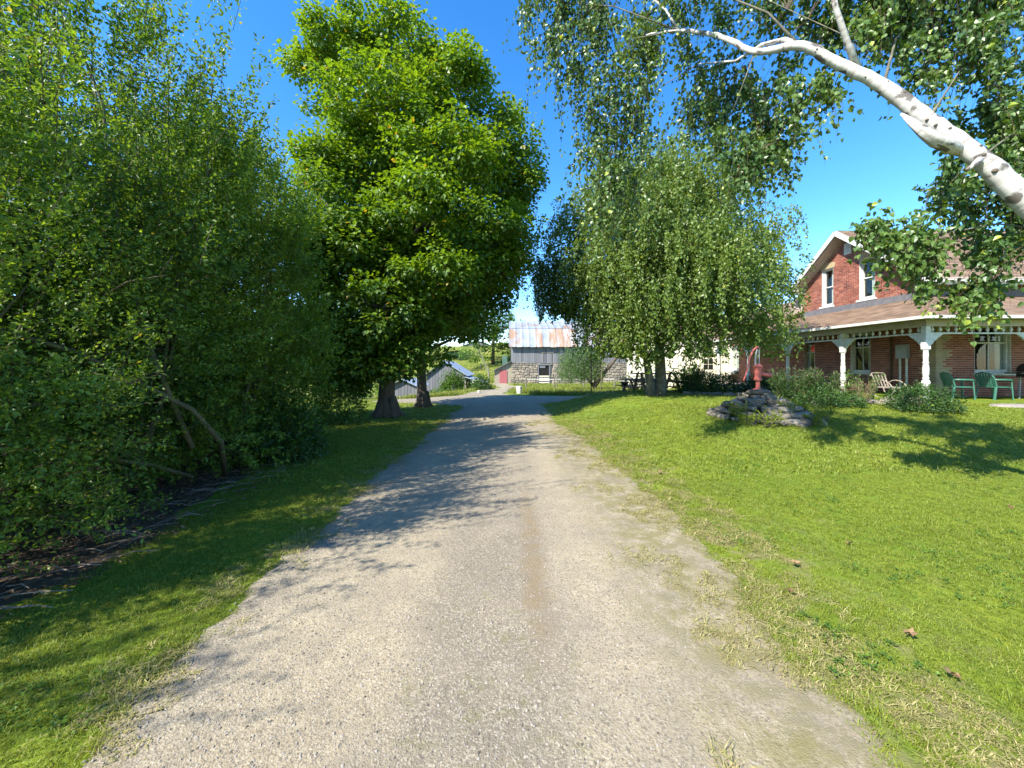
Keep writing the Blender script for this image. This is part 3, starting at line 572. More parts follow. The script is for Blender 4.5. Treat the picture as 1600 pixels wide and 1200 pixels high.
# strands: leaves along arching twigs
def strands(r, S, D, Ln, K, grav, jit, L, dirmix, tintbase, droop=0.6):
    """S starts (m,3), D start directions, Ln lengths; returns leaves + polyline points"""
    M = len(S); t = (np.arange(K)+r.random((M, K)))/K
    p = S[:, None, :] + D[:, None, :]*(Ln[:, None]*t)[:, :, None]*(1-0.35*abs(grav)*t)[:, :, None]
    p[:, :, 2] += -grav*Ln[:, None]*t**2
    p = p + r.normal(0, jit, p.shape)
    tang = D[:, None, :]*np.ones_like(t)[:, :, None]; tang = tang.copy(); tang[:, :, 2] -= 2*grav*t
    side = r.normal(size=p.shape); d = unit((tang*dirmix + side*0.8 + np.array([0, 0, -droop])).reshape(-1, 3))
    tn = (tintbase[:, None] + r.normal(0, 0.13, t.shape)).ravel()
    return p.reshape(-1, 3), d, np.clip(tn, 0, .9)
def poly(S, D, Ln, grav, n=5):
    out = []
    for k in range(n):
        t = k/(n-1); q = S + D*(Ln*t*(1-0.35*abs(grav)*t))[:, None]; q = q.copy(); q[:, 2] -= grav*Ln*t*t; out.append(q)
    return np.stack(out, 1)
def twigmesh(name, P, rad, m):
    """P (M,n,3): many thin triangular tubes"""
    M, n, _ = P.shape; offs = np.array([[1, 0, 0], [-.5, .87, 0], [-.5, -.87, 0.]])
    rr = np.linspace(rad, rad*.35, n)
    V_ = P[:, :, None, :] + offs[None, None]*rr[None, :, None, None]; V_[:, :, :, 2] += (offs[:, 1]*rad*.6)[None, None]
    V_ = V_.reshape(-1, 3); b = (np.arange(M)[:, None]*n + np.arange(n-1)[None, :]).ravel()*3
    F_ = np.concatenate([np.stack([b+k, b+(k+1) % 3, b+(k+1) % 3+3, b+k+3], 1) for k in range(3)], 0)
    return npmesh(name, V_, F_, [m], tint=np.full(len(V_), .5))

_x, _y, _cl = CLV
o = scatter('clover', np.stack([_x, _y, ground(_x, _y)], 1), np.full(len(_x), 1.0), [leafmesh('clover_leaf', c, d, np.array([0, 0, 1.])*np.ones_like(d), np.full(len(c), .018), .95, MT['hedge'], t) for c, d, t in _cl], 23, .1); tag(o, 'patches of dark clover leaves low in the lawn near the drive', 'clover')
_r = np.random.default_rng(24); _n = 5200; _x = _r.uniform(-7, -3.1, _n); _y = _r.uniform(.9, 6.8, _n); _P = np.stack([_x, _y, ground(_x, _y)+.02+.015*_r.random(_n)], 1); _d = _r.normal(size=(_n, 3)); _d[:, 2] *= .25
o = addmesh('leaf_litter', leafmesh('leaf_litter', _P, _d, np.array([0, 0, 1.])+_r.normal(0, .35, (_n, 3)), .045*_r.uniform(.5, 1.2, _n), .5, MT['seed'], _r.random(_n)*.9), None, 'stuff'); tag(o, 'brown leaf litter on the bare soil beneath the hedge', 'leaf litter')
# ---- hedge: tall many-stemmed shrubs on the left
def hedgeshrub(x, y, w_, d_, h, nst, nsh, K, seed, label, leaf=0.055, tb=0.0, mt='hedge', extra=None):
    r = np.random.default_rng(seed); z = gz(x, y); root = empty('hedge_shrub', (x, y, z), label, 'shrub', 'tall hedge shrubs left of the drive')
    mb = MB(); anchor = []; dirs = []
    for i in range(nst):
        a = r.uniform(0, 6.28); e = np.array([x+math.cos(a)*w_*.5*r.uniform(.25, 1), y+math.sin(a)*d_*.5*r.uniform(.25, 1), z+h*r.uniform(.62, 1.0)])
        s = np.array([x+math.cos(a)*.35, y+math.sin(a)*.35, z-.1]); ct = s + (e-s)*.5 + np.array([math.cos(a)*w_*.10, math.sin(a)*d_*.10, -.06*h]); pts = []
        for k in range(9):
            t = k/8; q = s*(1-t)**2+2*ct*t*(1-t)+e*t*t + r.normal(0, .04, 3); pts.append(q)
        R = r.uniform(.018, .05); mb.tube([Vector(q) for q in pts], [R*(1-.85*k/8) for k in range(9)], 6)
        for k in range(3, 9):
            anchor.append(pts[k]); dirs.append(pts[k]-pts[k-1])
        for _ in range(3):                                  # side limbs
            k = r.integers(2, 7); b = r.uniform(0, 6.28); e2 = pts[k]+np.array([math.cos(b)*w_*.2, math.sin(b)*d_*.2, r.uniform(.1, .9)]); md = (pts[k]+e2)/2+r.normal(0, .08, 3)
            mb.tube([Vector(pts[k]), Vector(md), Vector(e2)], [R*.45, R*.3, R*.12], 5); anchor += [md, e2]; dirs += [e2-pts[k]]*2
    if extra:
        for pts, R in extra:
            mb.tube([px(*p) for p in pts], [R*(1-.6*i/(len(pts)-1)) for i in range(len(pts))], 7, wob=.15)
            anchor += [np.array(px(*p)) for p in pts[2:]]; dirs += [np.array([-.5, 0, .5])]*len(pts[2:])
    mb.build('stem', MT['greenbark'], root, smooth=True)
    # shoots on a bumpy shell plus around anchors
    n1 = int(nsh*.62); A = np.array(anchor); Dv = np.array(dirs); j = r.integers(0, len(A), nsh-n1)
    S2 = A[j]+r.normal(0, .22, (len(j), 3)); u = r.random(n1)*2*PI; v = r.random(n1)**1.12
    hz = .04+.92*v; prof = np.where(hz < .25, .72+.28*hz/.25, np.where(hz < .6, 1.0, 1-.62*((hz-.6)/.4)**1.5)); bump_ = 1+.16*np.sin(u*5+seed)*np.sin(v*9+seed*2)+.08*np.sin(u*11+v*17)
    rad = prof*bump_*r.uniform(.72, 1.0, n1); S1 = np.stack([x+np.cos(u)*rad*w_*.5, y+np.sin(u)*rad*d_*.5, z+hz*h], 1)
    nc = max(20, n1//13); pk_ = r.integers(0, nc, n1); S1 = S1[pk_] + r.normal(0, .15, (n1, 3))*np.array([1, 1, 1.3])
    S = np.concatenate([S1, S2]); outw = S-np.array([x, y, z+h*.35]); outw[:, 2] *= .4
    up = np.clip((S[:, 2]-z)/h, 0, 1); D = unit(unit(outw)*.75 + np.stack([0*up, 0*up, .25+1.3*up], 1) + r.normal(0, .35, S.shape))
    Ln = r.uniform(.25, .6, len(S))*(1+.5*(up > .75)); low = S[:, 2] < z+.15; S[low, 2] = z+.15+r.random(low.sum())*.3
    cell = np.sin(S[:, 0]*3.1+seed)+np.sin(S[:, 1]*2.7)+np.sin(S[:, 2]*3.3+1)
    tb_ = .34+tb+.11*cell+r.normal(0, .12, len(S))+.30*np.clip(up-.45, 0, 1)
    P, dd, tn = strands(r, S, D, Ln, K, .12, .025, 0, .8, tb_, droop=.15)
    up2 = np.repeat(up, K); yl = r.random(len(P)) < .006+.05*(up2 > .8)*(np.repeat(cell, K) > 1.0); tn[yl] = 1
    P[:, 2] = np.maximum(P[:, 2], z+.03)
    nr = np.array([0, 0, .8]) + r.normal(0, .6, P.shape)
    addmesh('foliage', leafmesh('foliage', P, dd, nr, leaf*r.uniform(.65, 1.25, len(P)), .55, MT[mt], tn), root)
    addmesh('twig', twigmesh('twig', poly(S[::2], D[::2], Ln[::2], .12, 4), .0035, MT['twig']), root, 'stuff')
    return root
hedgeshrub(-5.05, 2.6, 3.6, 3.0, 4.3, 20, 4300, 34, 31, 'hedge shrub nearest the viewer at the left edge, arching bare lower stems', .042, extra=[([(352,742,5.4),(345,690,5.0),(300,640,4.4),(200,590,3.9),(120,550,3.6),(0,515,3.3),(-150,470,3.0)],.038),([(300,745,5.0),(240,728,4.4),(130,710,3.7),(0,700,3.2)],.03),([(300,700,4.6),(240,560,4.2),(205,440,4.1),(175,300,4.1),(160,160,4.2),(110,40,4.3)],.03),([(205,440,4.1),(250,430,3.9),(270,400,3.8)],.016),([(150,470,3.6),(200,440,3.5),(260,430,3.4)],.014)])
hedgeshrub(-5.25, 4.7, 3.4, 3.0, 6.0, 22, 4300, 32, 32, 'second hedge shrub with tall upright shoots against the sky', .054)
hedgeshrub(-5.1, 6.5, 3.2, 3.0, 5.3, 18, 4000, 28, 33, 'third hedge shrub, shorter top with yellowing shoots', .062, .22)  # leaf tint lightened to lift this shrub's deep shade
hedgeshrub(-7.4, 8.8, 3.6, 3.4, 6.8, 13, 3800, 24, 34, 'last hedge shrub before the great maple', .068, .10)
hedgeshrub(-8.3, 4.6, 4.0, 3.6, 6.6, 12, 2250, 20, 35, 'tall shrub in the back row behind the second hedge shrub', .070)
hedgeshrub(-10.2, 7.6, 4.4, 3.8, 6.2, 12, 2250, 20, 36, 'tall shrub in the back row nearest the maples', .076, .05)
hedgeshrub(-5.5, 0.0, 2.4, 2.0, 4.1, 10, 600, 24, 37, 'hedge shrub beside the viewer, mostly out of the picture on the left', .046)

# ---- small shrubs and bedding plants
def shrub(name, x, y, w_, h, n, leaf, m, label, cat='shrub', seed=1, z=None, tb=0.0, wr=.55, group=None, D_=None, base=0.05):
    r = np.random.default_rng(seed*7+3); z = gz(x, y) if z is None else z; root = empty(name, (x, y, z), label, cat, group)
    mb = MB()
    for k in range(7):
        a = r.uniform(0, 6.28); mb.tube([(x+math.cos(a)*.04, y+math.sin(a)*.04, z-.03), (x+math.cos(a)*w_*.15, y+math.sin(a)*w_*.15, z+h*.4), (x+math.cos(a)*w_*.32, y+math.sin(a)*w_*.32, z+h*.8)], [.012, .009, .004], 5)
    mb.build('stem', MT['twig'], root)
    u = r.random(n)*2*PI; v = r.random(n); el = np.arcsin(v); rad = r.uniform(.62, 1.0, n)*(1+.12*np.sin(u*4+seed)+.1*np.sin(u*9+v*7))
    S = np.stack([x+np.cos(u)*np.cos(el)*w_*.5*rad, y+np.sin(u)*np.cos(el)*(D_ or w_)*.5*rad, z+base+np.sin(el)*(h-base)*rad*.95], 1)
    q = unit(S-np.array([x, y, z+h*.3])); tint = np.clip(.4+tb+.25*(v-.5)+r.normal(0, .18, n), 0, .9); tint[r.random(n) < .01] = 1
    addmesh('foliage', leafmesh('foliage', S, q*.7+r.normal(0, .5, q.shape), q+np.array([0, 0, .8])+r.normal(0, .3, q.shape), leaf*r.uniform(.6, 1.3, n), wr, MT[m], tint), root)
    return root
def spikes(name, x, y, w_, h, ns, K, leaf, m, label, seed=1, tb=0.0, wr=.25, cat='plant', z=None, group=None, bloom=None):
    r = np.random.default_rng(seed*5+1); z = gz(x, y) if z is None else z; root = empty(name, (x, y, z), label, cat, group)
    a = r.random(ns)*2*PI; d = np.sqrt(r.random(ns))*w_*.35; S = np.stack([x+np.cos(a)*d, y+np.sin(a)*d, np.full(ns, z)], 1)
    D = unit(np.stack([np.cos(a)*.28, np.sin(a)*.28, np.ones(ns)], 1)+r.normal(0, .08, (ns, 3))); Ln = h*r.uniform(.65, 1.05, ns)
    P, dd, tn = strands(r, S, D, Ln, K, .05, .012, 0, .35, np.full(ns, .45+tb), droop=-.1)
    addmesh('foliage', leafmesh('foliage', P, dd, np.array([0, 0, 1.])+r.normal(0, .4, P.shape), leaf*r.uniform(.6, 1.2, len(P)), wr, MT[m], tn), root)
    addmesh('stem', twigmesh('stem', poly(S, D, Ln, .05), .006, MT['greenbark']), root, 'stuff')
    if bloom:
        tip = poly(S, D, Ln, .05)[:, -1]; k = 3; c = np.repeat(tip, k, 0)+r.normal(0, .035, (ns*k, 3)); addmesh('flower_head', leafmesh('flower_head', c, r.normal(size=c.shape), r.normal(size=c.shape), np.full(len(c), .035), .8, MT[bloom], r.random(len(c))), root, 'stuff')
    return root
shrub('hedge_sapling', -3.9, 6.6, 1.3, 1.15, 2600, .09, 'shrub', 'broad-leaved low shrub at the near foot of the hedge beside the lawn', 'shrub', 3, tb=.15)
shrub('low_shrub', -4.7, 10.6, 1.4, 1.2, 2200, .09, 'bright', 'low leafy shrub on the lawn left of the great maple trunk', 'shrub', 4)
shrub('low_shrub', -6.6, 11.5, 2.6, 2.4, 3500, .1, 'maple', 'taller dark shrub filling the gap between hedge and maple', 'shrub', 5, tb=-.1)

# ---- weeping birch on the lawn
def birchtree():
    r = np.random.default_rng(51); bx, by = 5.2, 13.8; z = gz(bx, by)
    root = empty('weeping_birch', (bx, by, z), 'twin-stemmed weeping birch on the lawn hanging over the picnic table', 'tree')
    mb = MB(); T = [(bx+.12, by, z-.1), (bx+.15, by, z+.5), (bx+.12, by+.1, 2.4), (bx+.3, by+.1, 4), (bx+.6, by, 6), (bx+.4, by, 8.2)]
    T2 = [(bx-.22, by-.05, z-.1), (bx-.25, by-.05, z+.4), (bx-.38, by, 1.9), (bx-.8, by+.1, 3.6), (bx-1.5, by+.2, 5.6), (bx-1.9, by, 6.8)]
    mb.tube(T, [.24, .19, .15, .12, .08, .03], 12, wob=.2); mb.tube(T2, [.22, .15, .12, .10, .06, .025], 12, wob=.2)
    bl = [blob(1010,300,13.6,80,45), blob(1090,310,14,80,45), blob(930,330,14.2,60,40), blob(1150,370,14,80,40), blob(1050,390,12.8,95,50), blob(1190,440,14.2,62,45), blob(960,420,13.2,80,50), blob(880,370,14.6,45,40), blob(1100,450,12.4,90,45), blob(860,420,14.8,30,30), blob(1000,470,12.8,90,40), blob(1180,490,13.4,60,30), blob(1050,300,15,120,50), blob(1050,430,15.5,150,60), blob(920,470,14,40,40), blob(1030, 260, 14, 50, 22), blob(950,490,13.2,55,35), blob(1050,500,12.6,60,30), blob(1120,505,13,50,28), blob(985,520,12.6,45,25), blob(900,500,14.4,30,40), blob(1190,520,13.6,40,22), blob(1010,560,12.8,35,16), blob(950,540,13.4,35,25), blob(1080,540,12.8,40,14), blob(1000,350,13,80,60), blob(1110,400,12.8,80,60), blob(930,420,13.4,55,60)]
    fine = [Vector(p) for p in T[2:]]+[Vector(p) for p in T2[2:]]; limbs(r, fine, [b[:3] for b in bl], mb, .055, .015, 6, sag=-.12)
    cc, pk = blobcrown(r, bl, 170, .5)
    for j in range(170):
        a = Vector(bl[pk[j]][:3]); e = Vector(cc[j]); mb.tube([a, a.lerp(e, .5)+Vector((0, 0, .12)), e], [.018, .012, .006], 4)
    mb.build('trunk', MT['greybark'], root, smooth=True)
    M = 6200; B = np.array(bl); pk = r.choice(len(bl), M, p=(B[:, 3]**2)/(B[:, 3]**2).sum()); q = unit(r.normal(size=(M, 3))); q[:, 2] += .25
    S = B[pk, :3] + q*B[pk, 3:6]*r.uniform(.35, 1.0, (M, 1))+r.normal(0, .2, (M, 3)); D = unit(q*np.array([1, 1, .3])+r.normal(0, .25, q.shape)); Ln = r.uniform(.5, 1.25, M)
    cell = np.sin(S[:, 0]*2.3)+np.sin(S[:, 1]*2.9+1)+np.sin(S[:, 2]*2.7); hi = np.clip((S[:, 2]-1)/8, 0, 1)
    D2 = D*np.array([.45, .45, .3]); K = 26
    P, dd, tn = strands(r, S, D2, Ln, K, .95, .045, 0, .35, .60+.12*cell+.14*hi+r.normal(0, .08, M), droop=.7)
    P[:, 2] = np.maximum(P[:, 2], 1.35+.6*np.abs(np.sin(P[:, 0]*2.2)))
    lo = (P[:, 0]/P[:, 1] < .155); P[lo, 2] = np.maximum(P[lo, 2], 3.25+.5*np.abs(np.sin(P[lo, 0]*5+P[lo, 1]*3)))
    k = ~((P[:, 2] < 1.9) & (r.random(len(P)) > .35)); P, dd, tn = P[k], dd[k], tn[k]
    tn[r.random(len(P)) < .004] = 1
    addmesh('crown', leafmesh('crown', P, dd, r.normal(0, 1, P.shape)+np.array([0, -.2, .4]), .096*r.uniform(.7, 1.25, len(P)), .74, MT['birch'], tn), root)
    addmesh('twig', twigmesh('twig', poly(S[::2], D2[::2], Ln[::2], .95, 6), .004, MT['twig']), root, 'stuff')
    M = 700; S = np.stack([r.uniform(.9, 2.6, M), r.uniform(13.6, 15.2, M), r.uniform(3.0, 5.6, M)], 1); D2 = unit(r.normal(size=(M, 3)))*.3; Ln = r.uniform(.8, 1.6, M)*(.5+.5*(S[:, 0]-.6)/2)
    P, dd, tn = strands(r, S, D2, Ln, 24, .95, .05, 0, .35, np.full(M, .18), droop=.7); k = (P[:, 2] > 3.15+.5*np.abs(np.sin(P[:, 0]*6))); P, dd, tn = P[k], dd[k], tn[k]
    addmesh('hanging_foliage', leafmesh('hanging_foliage', P, dd, r.normal(0, 1, P.shape)+np.array([0, -.2, .4]), .075*r.uniform(.7, 1.25, len(P)), .68, MT['birch'], tn), root)
birchtree()

# ---- near birch leaning in from the right
def nearbirch():
    r = np.random.default_rng(61); z = gz(7.4, 3.2)
    KN = []; root = empty('leaning_birch', (7.4, 3.2, z), 'white-barked birch leaning in from the right over the lawn, its twigs hanging before the sky', 'tree')
    mb = MB()
    T = [(7.4, 3.2, z-.1), (6.6, 3.25, 1.0), px(1700, 400, 3.35), px(1600, 313, 3.45), px(1530, 248, 3.55), px(1450, 188, 3.7), px(1380, 135, 3.85), px(1300, 95, 4.0), px(1250, 72, 4.1), px(1180, 80, 4.4), px(1120, 55, 4.7), px(1060, 48, 5.0), px(1010, 55, 5.3)]
    rad = [.18, .14, .105, .090, .077, .067, .058, .050, .043, .034, .027, .019, .010]; TT = []; RR = []; VV = [Vector(p) for p in T]
    for i in range(len(T)-1):
        p0, p1, p2, p3 = VV[max(i-1, 0)], VV[i], VV[i+1], VV[min(i+2, len(T)-1)]
        for k in range(6):
            t = k/6; TT.append(.5*((2*p1)+(p2-p0)*t+(2*p0-5*p1+4*p2-p3)*t*t+(3*p1-p0-3*p2+p3)*t**3)+Vector(r.normal(0, .003, 3))); RR.append((rad[i]*(1-t)+rad[i+1]*t)*r.uniform(.97, 1.04))
    mb.tube(TT+[VV[-1]], RR+[rad[-1]], 18, wob=.10)
    for k in range(16):                                     # knots and old branch scars
        i = int(r.uniform(12, 50)); p = TT[i]; a = r.uniform(0, 6.28); n_ = Vector((math.cos(a)*.5, -.7, math.sin(a)))
        n_ = (n_-(TT[i+1]-p).normalized()*n_.dot((TT[i+1]-p).normalized())).normalized(); kn = p+n_*RR[i]*.9; lm_r = RR[i]*r.uniform(.15, .32); KN.append((kn, kn+n_*RR[i]*.22, lm_r))
    mb.tube([px(1255, 72, 4.1), px(1225, 62, 4.2), px(1190, 70, 4.35), px(1150, 95, 4.6), px(1090, 100, 5.0)], [.032, .026, .02, .014, .007], 8)
    mb.tube([px(1345, 118, 3.95), px(1325, 70, 3.9), px(1305, 10, 3.8), px(1295, -60, 3.8)], [.034, .028, .024, .02], 8)
    mb.tube([px(1060, 48, 5.0), px(1040, 15, 5.2), px(1000, -20, 5.5)], [.018, .014, .01], 7)
    sb = MB(); sb.tube([px(1512, 240, 3.62), px(1488, 231, 3.57), px(1466, 222, 3.54), px(1445, 208, 3.56), px(1425, 192, 3.62), px(1408, 178, 3.7)], [.03, .052, .05, .044, .030, .010], 14, wob=.5)   # torn stub under the limb
    sb.tube([px(1530, 250, 3.50), px(1522, 258, 3.44), px(1512, 264, 3.40)], [.03, .024, .016], 8); sb.build('torn_stub', MT['birchbark'], root, smooth=True, along=True)
    # limbs for the foliage
    E = []; lm = MB()
    def limb(pts, R):
        lm.tube([px(*p) for p in pts], [R*.42*(1-.8*(i/(len(pts)-1))**.6) for i in range(len(pts))], 6)
        for i in range(len(pts)-1):
            a, b = np.array(px(*pts[i])), np.array(px(*pts[i+1]))
            for t in np.linspace(0, 1, 5)[:-1]: E.append((a+(b-a)*t, 0))
    limb([(1250,72,4.1),(1200,20,4.3),(1100,-20,4.6),(960,-40,5.0),(830,-40,5.4)], .04)
    limb([(1060,48,5.0),(960,10,5.5),(880,5,5.9),(810,-10,6.2)], .03)
    limb([(1060,48,5.0),(990,60,5.3),(950,110,5.6),(930,200,5.7)], .022)
    limb([(1090,100,5.0),(1010,150,5.4),(960,240,5.6)], .018)
    limb([(1180,80,4.4),(1150,160,4.6),(1120,230,4.8)], .018)
    limb([(1300,95,4.0),(1240,170,4.3),(1200,240,4.5)], .02)
    limb([(1380,135,3.85),(1400,60,4.1),(1450,10,4.4),(1560,-20,4.6)], .04)
    limb([(1450,188,3.7),(1500,110,4.0),(1580,60,4.3)], .03)
    limb([(1530,248,3.55),(1580,210,3.9),(1640,220,4.2)], .03)
    limb([(1650,360,3.4),(1560,350,3.7),(1470,365,4.0),(1400,370,4.2),(1345,360,4.4)], .022)
    limb([(1600,313,3.45),(1590,290,4.0),(1540,290,4.3),(1480,270,4.6),(1440, 300, 4.7)], .02)
    limb([(1345,118,3.95),(1330,60,4.2),(1200,0,4.5)], .03)
    mb.build('trunk', MT['birchbark'], root, smooth=True, along=True); tag(lm.build('limb', MT['greybark'], root, smooth=True), kind='stuff')
    kb = MB(); [kb.tube([a, b], [q, q*.55], 9) for a, b, q in KN]; tag(kb.build('knot', MT['bark'], root, smooth=True), kind='stuff')
    # hanging strands: (x0,x1,y0,y1 photo region of starts, D0,D1, count, length range)
    regs = [(800,1000,-40,20,5.6,6.1,70,.5,1.1), (885,1010,20,150,5.3,5.9,95,.6,1.3), (915,1010,150,330,5.4,5.8,85,.6,1.15), (860,930,-30,60,5.7,6.0,40,.7,1.2), (925,985,250,350,5.2,5.6,30,.5,.95),
            (1000,1130,-30,90,5.3,5.7,80,.4,1.0), (1090,1240,90,220,4.9,5.3,120,.4,.9), (1130,1230,130,250,4.5,4.9,50,.3,.75), (1120,1330,-50,40,4.7,5.1,110,.3,.75), (1040,1130,110,190,5.2,5.5,40,.4,.8),
            (1330,1600,-60,40,4.0,4.6,190,.35,.8), (1400,1560,40,130,3.9,4.3,60,.3,.6), (1530,1680,40,250,3.9,4.4,130,.4,.8), (1350,1480,-20,90,4.3,4.8,60,.3,.6),
            (1345,1600,340,400,3.7,4.4,115,.25,.62), (1440,1640,250,360,3.9,4.4,75,.25,.55), (1430,1540,400,470,3.8,4.2,40,.15,.42), (1470,1640,150,260,4.2,4.6,50,.3,.6), (1240,1310,90,170,4.1,4.4,28,.3,.65), (1600,1900,-60,400,3.6,4.6,150,.4,.8), (1000,1500,-260,-60,4,5,160,.3,.8)]
    S = []; Ls = []; cut = []
    for (a, b, c, d, e, f, n, l0, l1) in regs:
        n = int(n*1.4); nc = max(4, n//8); cxs = [(r.uniform(a, b), r.uniform(c, d), r.uniform(e, f)) for _ in range(nc)]
        for i in range(n):
            cx, cy, cd = cxs[r.integers(nc)]; S.append(np.array(px(cx+r.normal(0, 9), cy+r.normal(0, 10), cd+r.normal(0, .07)))); Ls.append(r.uniform(l0, l1))
        cut += cxs
    S = np.array(S); Ln = np.array(Ls); M = len(S); D = r.normal(size=(M, 3))*np.array([.30, .30, .12]); K = 24
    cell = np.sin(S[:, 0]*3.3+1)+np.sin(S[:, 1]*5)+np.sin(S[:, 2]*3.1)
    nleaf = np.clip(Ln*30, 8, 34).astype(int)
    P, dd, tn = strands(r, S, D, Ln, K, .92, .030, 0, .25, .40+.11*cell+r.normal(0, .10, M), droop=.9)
    keep = (np.tile(np.arange(K), M) < np.repeat(np.clip(nleaf, 0, K), K)) | (r.random(M*K) < .5)
    P, dd, tn = P[keep], dd[keep], tn[keep]
    sel = r.random(len(P)) < .02; tn[sel] = 1
    # a yellower bunch low on the curtain and before the porch post
    yz = ((P[:, 2] < 3.4) & (P[:, 0] < 2.2)) | ((P[:, 2] < 2.25) & (P[:, 0] > 3)); tn = np.where(yz, np.clip(tn+.28, 0, .97), tn)
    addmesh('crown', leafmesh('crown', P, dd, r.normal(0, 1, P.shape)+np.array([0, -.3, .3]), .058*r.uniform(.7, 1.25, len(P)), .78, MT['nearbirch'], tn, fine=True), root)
    addmesh('twig', twigmesh('twig', poly(S, D, Ln, .92, 7), .0028, MT['twig']), root, 'stuff')
    # twigs that carry the strand starts from the limbs
    Ep = np.array([e[0] for e in E]+[np.array(p) for p in T[4:]]); tw = []
    for c in cut:
        p = np.array(px(*c)); k = np.argmin(np.linalg.norm((Ep-p)*np.array([1, .5, 1]), axis=1)); a = Ep[k]; n = 7
        tw.append([a+(p-a)*t+np.array([0, 0, .10*np.linalg.norm(p-a)*math.sin(t*PI)]) for t in np.linspace(0, 1, n)])
    addmesh('branchlet', twigmesh('branchlet', np.array(tw), .0045, MT['twig']), root, 'stuff')
nearbirch()

# ------------------------------------------------------------------ brick farmhouse
HX, HY, HN, HE = 14.9, 13.5, 19.6, 23.0; FL = 0.47; RY, RZ, RS = 17.1, 7.55, 0.75
house = empty('brick_farmhouse', (HX, HY, FL), 'red brick farmhouse with brown shingle roofs, steep gable and white wraparound porch', 'house')
def roofz(y): return RZ - RS*abs(y-RY)
def bricks(mb, u0, u1, z0, topf, holes, place, quoin=None):
    L_, Hh, J = .213, .062, .016; row = 0; z = z0
    while z < 9:
        if all(topf(u) < z+Hh for u in np.linspace(u0, u1, 25)): break
        u = u0 - (L_+J)/2*(row % 2)
        while u < u1:
            a, b = max(u, u0), min(u+L_, u1); u += L_+J
            if b-a < .03: continue
            if z+Hh > min(topf(a), topf(b)): continue
            bits = [(a, b)]
            for (h0, h1, k0, k1) in holes:
                if z+Hh > k0 and z < k1:
                    nb = []
                    for (a_, b_) in bits:
                        if b_ <= h0 or a_ >= h1: nb.append((a_, b_)); continue
                        if a_ < h0-.02: nb.append((a_, h0))
                        if b_ > h1+.02: nb.append((h1, b_))
                    bits = nb
            for (a_, b_) in bits:
                if b_-a_ < .03: continue
                t = min(.84, max(0, random.gauss(.45, .2)))
                if quoin is not None:
                    wq = .52 if (row//4) % 2 else .34
                    if abs((a_+b_)/2-quoin) < wq: t = random.uniform(.93, 1)
                dd = random.uniform(0, .004)
                p = [place(q, zz, o) for o in (0.006, -.007-dd) for (q, zz) in ((a_, z), (b_, z), (b_, z+Hh), (a_, z+Hh))]
                mb.add(p, [(4, 5, 6, 7), (0, 1, 5, 4), (1, 2, 6, 5), (2, 3, 7, 6), (3, 0, 4, 7)], t)
        z += Hh+J; row += 1
def backing(mb, u0, u1, z0, topf, holes, place, depth=.18, apex=None):
    us = sorted(set([u0, u1]+[h for q in holes for h in q[:2]]+([apex] if apex else [])))
    for a, b in zip(us, us[1:]):
        m = (a+b)/2; spans = sorted([(q[2], q[3]) for q in holes if q[0] < m < q[1]]); z = z0
        for k0, k1 in spans+[(None, None)]:
            if k0 is None: p = [(a, z), (b, z), (b, topf(b)), (a, topf(a))]
            else: p = [(a, z), (b, z), (b, k0), (a, k0)]; z = k1
            mb.add([place(q, zz, 0) for q, zz in p], [(0, 1, 2, 3)])
    for h0, h1, k0, k1 in holes:
        for (a, b) in (((h0, k0), (h0, k1)), ((h1, k0), (h1, k1)), ((h0, k0), (h1, k0)), ((h0, k1), (h1, k1))):
            mb.add([place(*a, 0), place(*b, 0), place(*b, depth), place(*a, depth)], [(0, 1, 2, 3)])
west = lambda u, z, o: (HX+o, u, z)              # o > 0 goes into the wall
south = lambda u, z, o: (u, HY+o, z)
UPW = [(15.75, 16.47, 4.36, 6.12), (17.80, 18.46, 4.36, 6.12)]
LWW = [(15.95, 16.9, 1.25, 2.95), (18.9, 20.4, 1.0, 2.9), (25.2, 26.3, 1.25, 2.8)]
SW = [(16.25, 17.55, 1.30, 2.98), (20, 21.2, 1.30, 2.98)]
ztop = lambda y: roofz(y)-.16
wallm = MB(); brk = MB()
holesW = UPW+LWW[:2]
backing(wallm, HY, HN, FL-.4, ztop, holesW, west, apex=RY); bricks(brk, HY, HN, FL-.2, ztop, holesW, west, quoin=HY)
lowz = lambda y: 4.1
backing(wallm, HN, 27.5, FL-.6, lowz, [LWW[2]], west); bricks(brk, HN+.01, 27.5, FL-.4, lambda y: 3.1, [LWW[2]], west)
sz = lambda x: roofz(HY)-.16
backing(wallm, HX, HE, FL-.4, sz, SW, south); bricks(brk, HX+.013, HE, FL-.2, lambda x: roofz(HY)-.16, SW, south, quoin=HX)
wallm.add([(HE, HY, 0), (HE, HN, 0), (HE, HN, ztop(HN)), (HE, RY, ztop(RY)), (HE, HY, ztop(HY))], [(0, 1, 2, 3, 4)])
wallm.add([(HX, HN, 0), (HE, HN, 0), (HE, HN, ztop(HN)), (HX, HN, ztop(HN))], [(0, 1, 2, 3)])
wallm.build('wall', MT['mortar'], house)
tag(brk.build('brick', MT['brick'], house), kind='stuff')
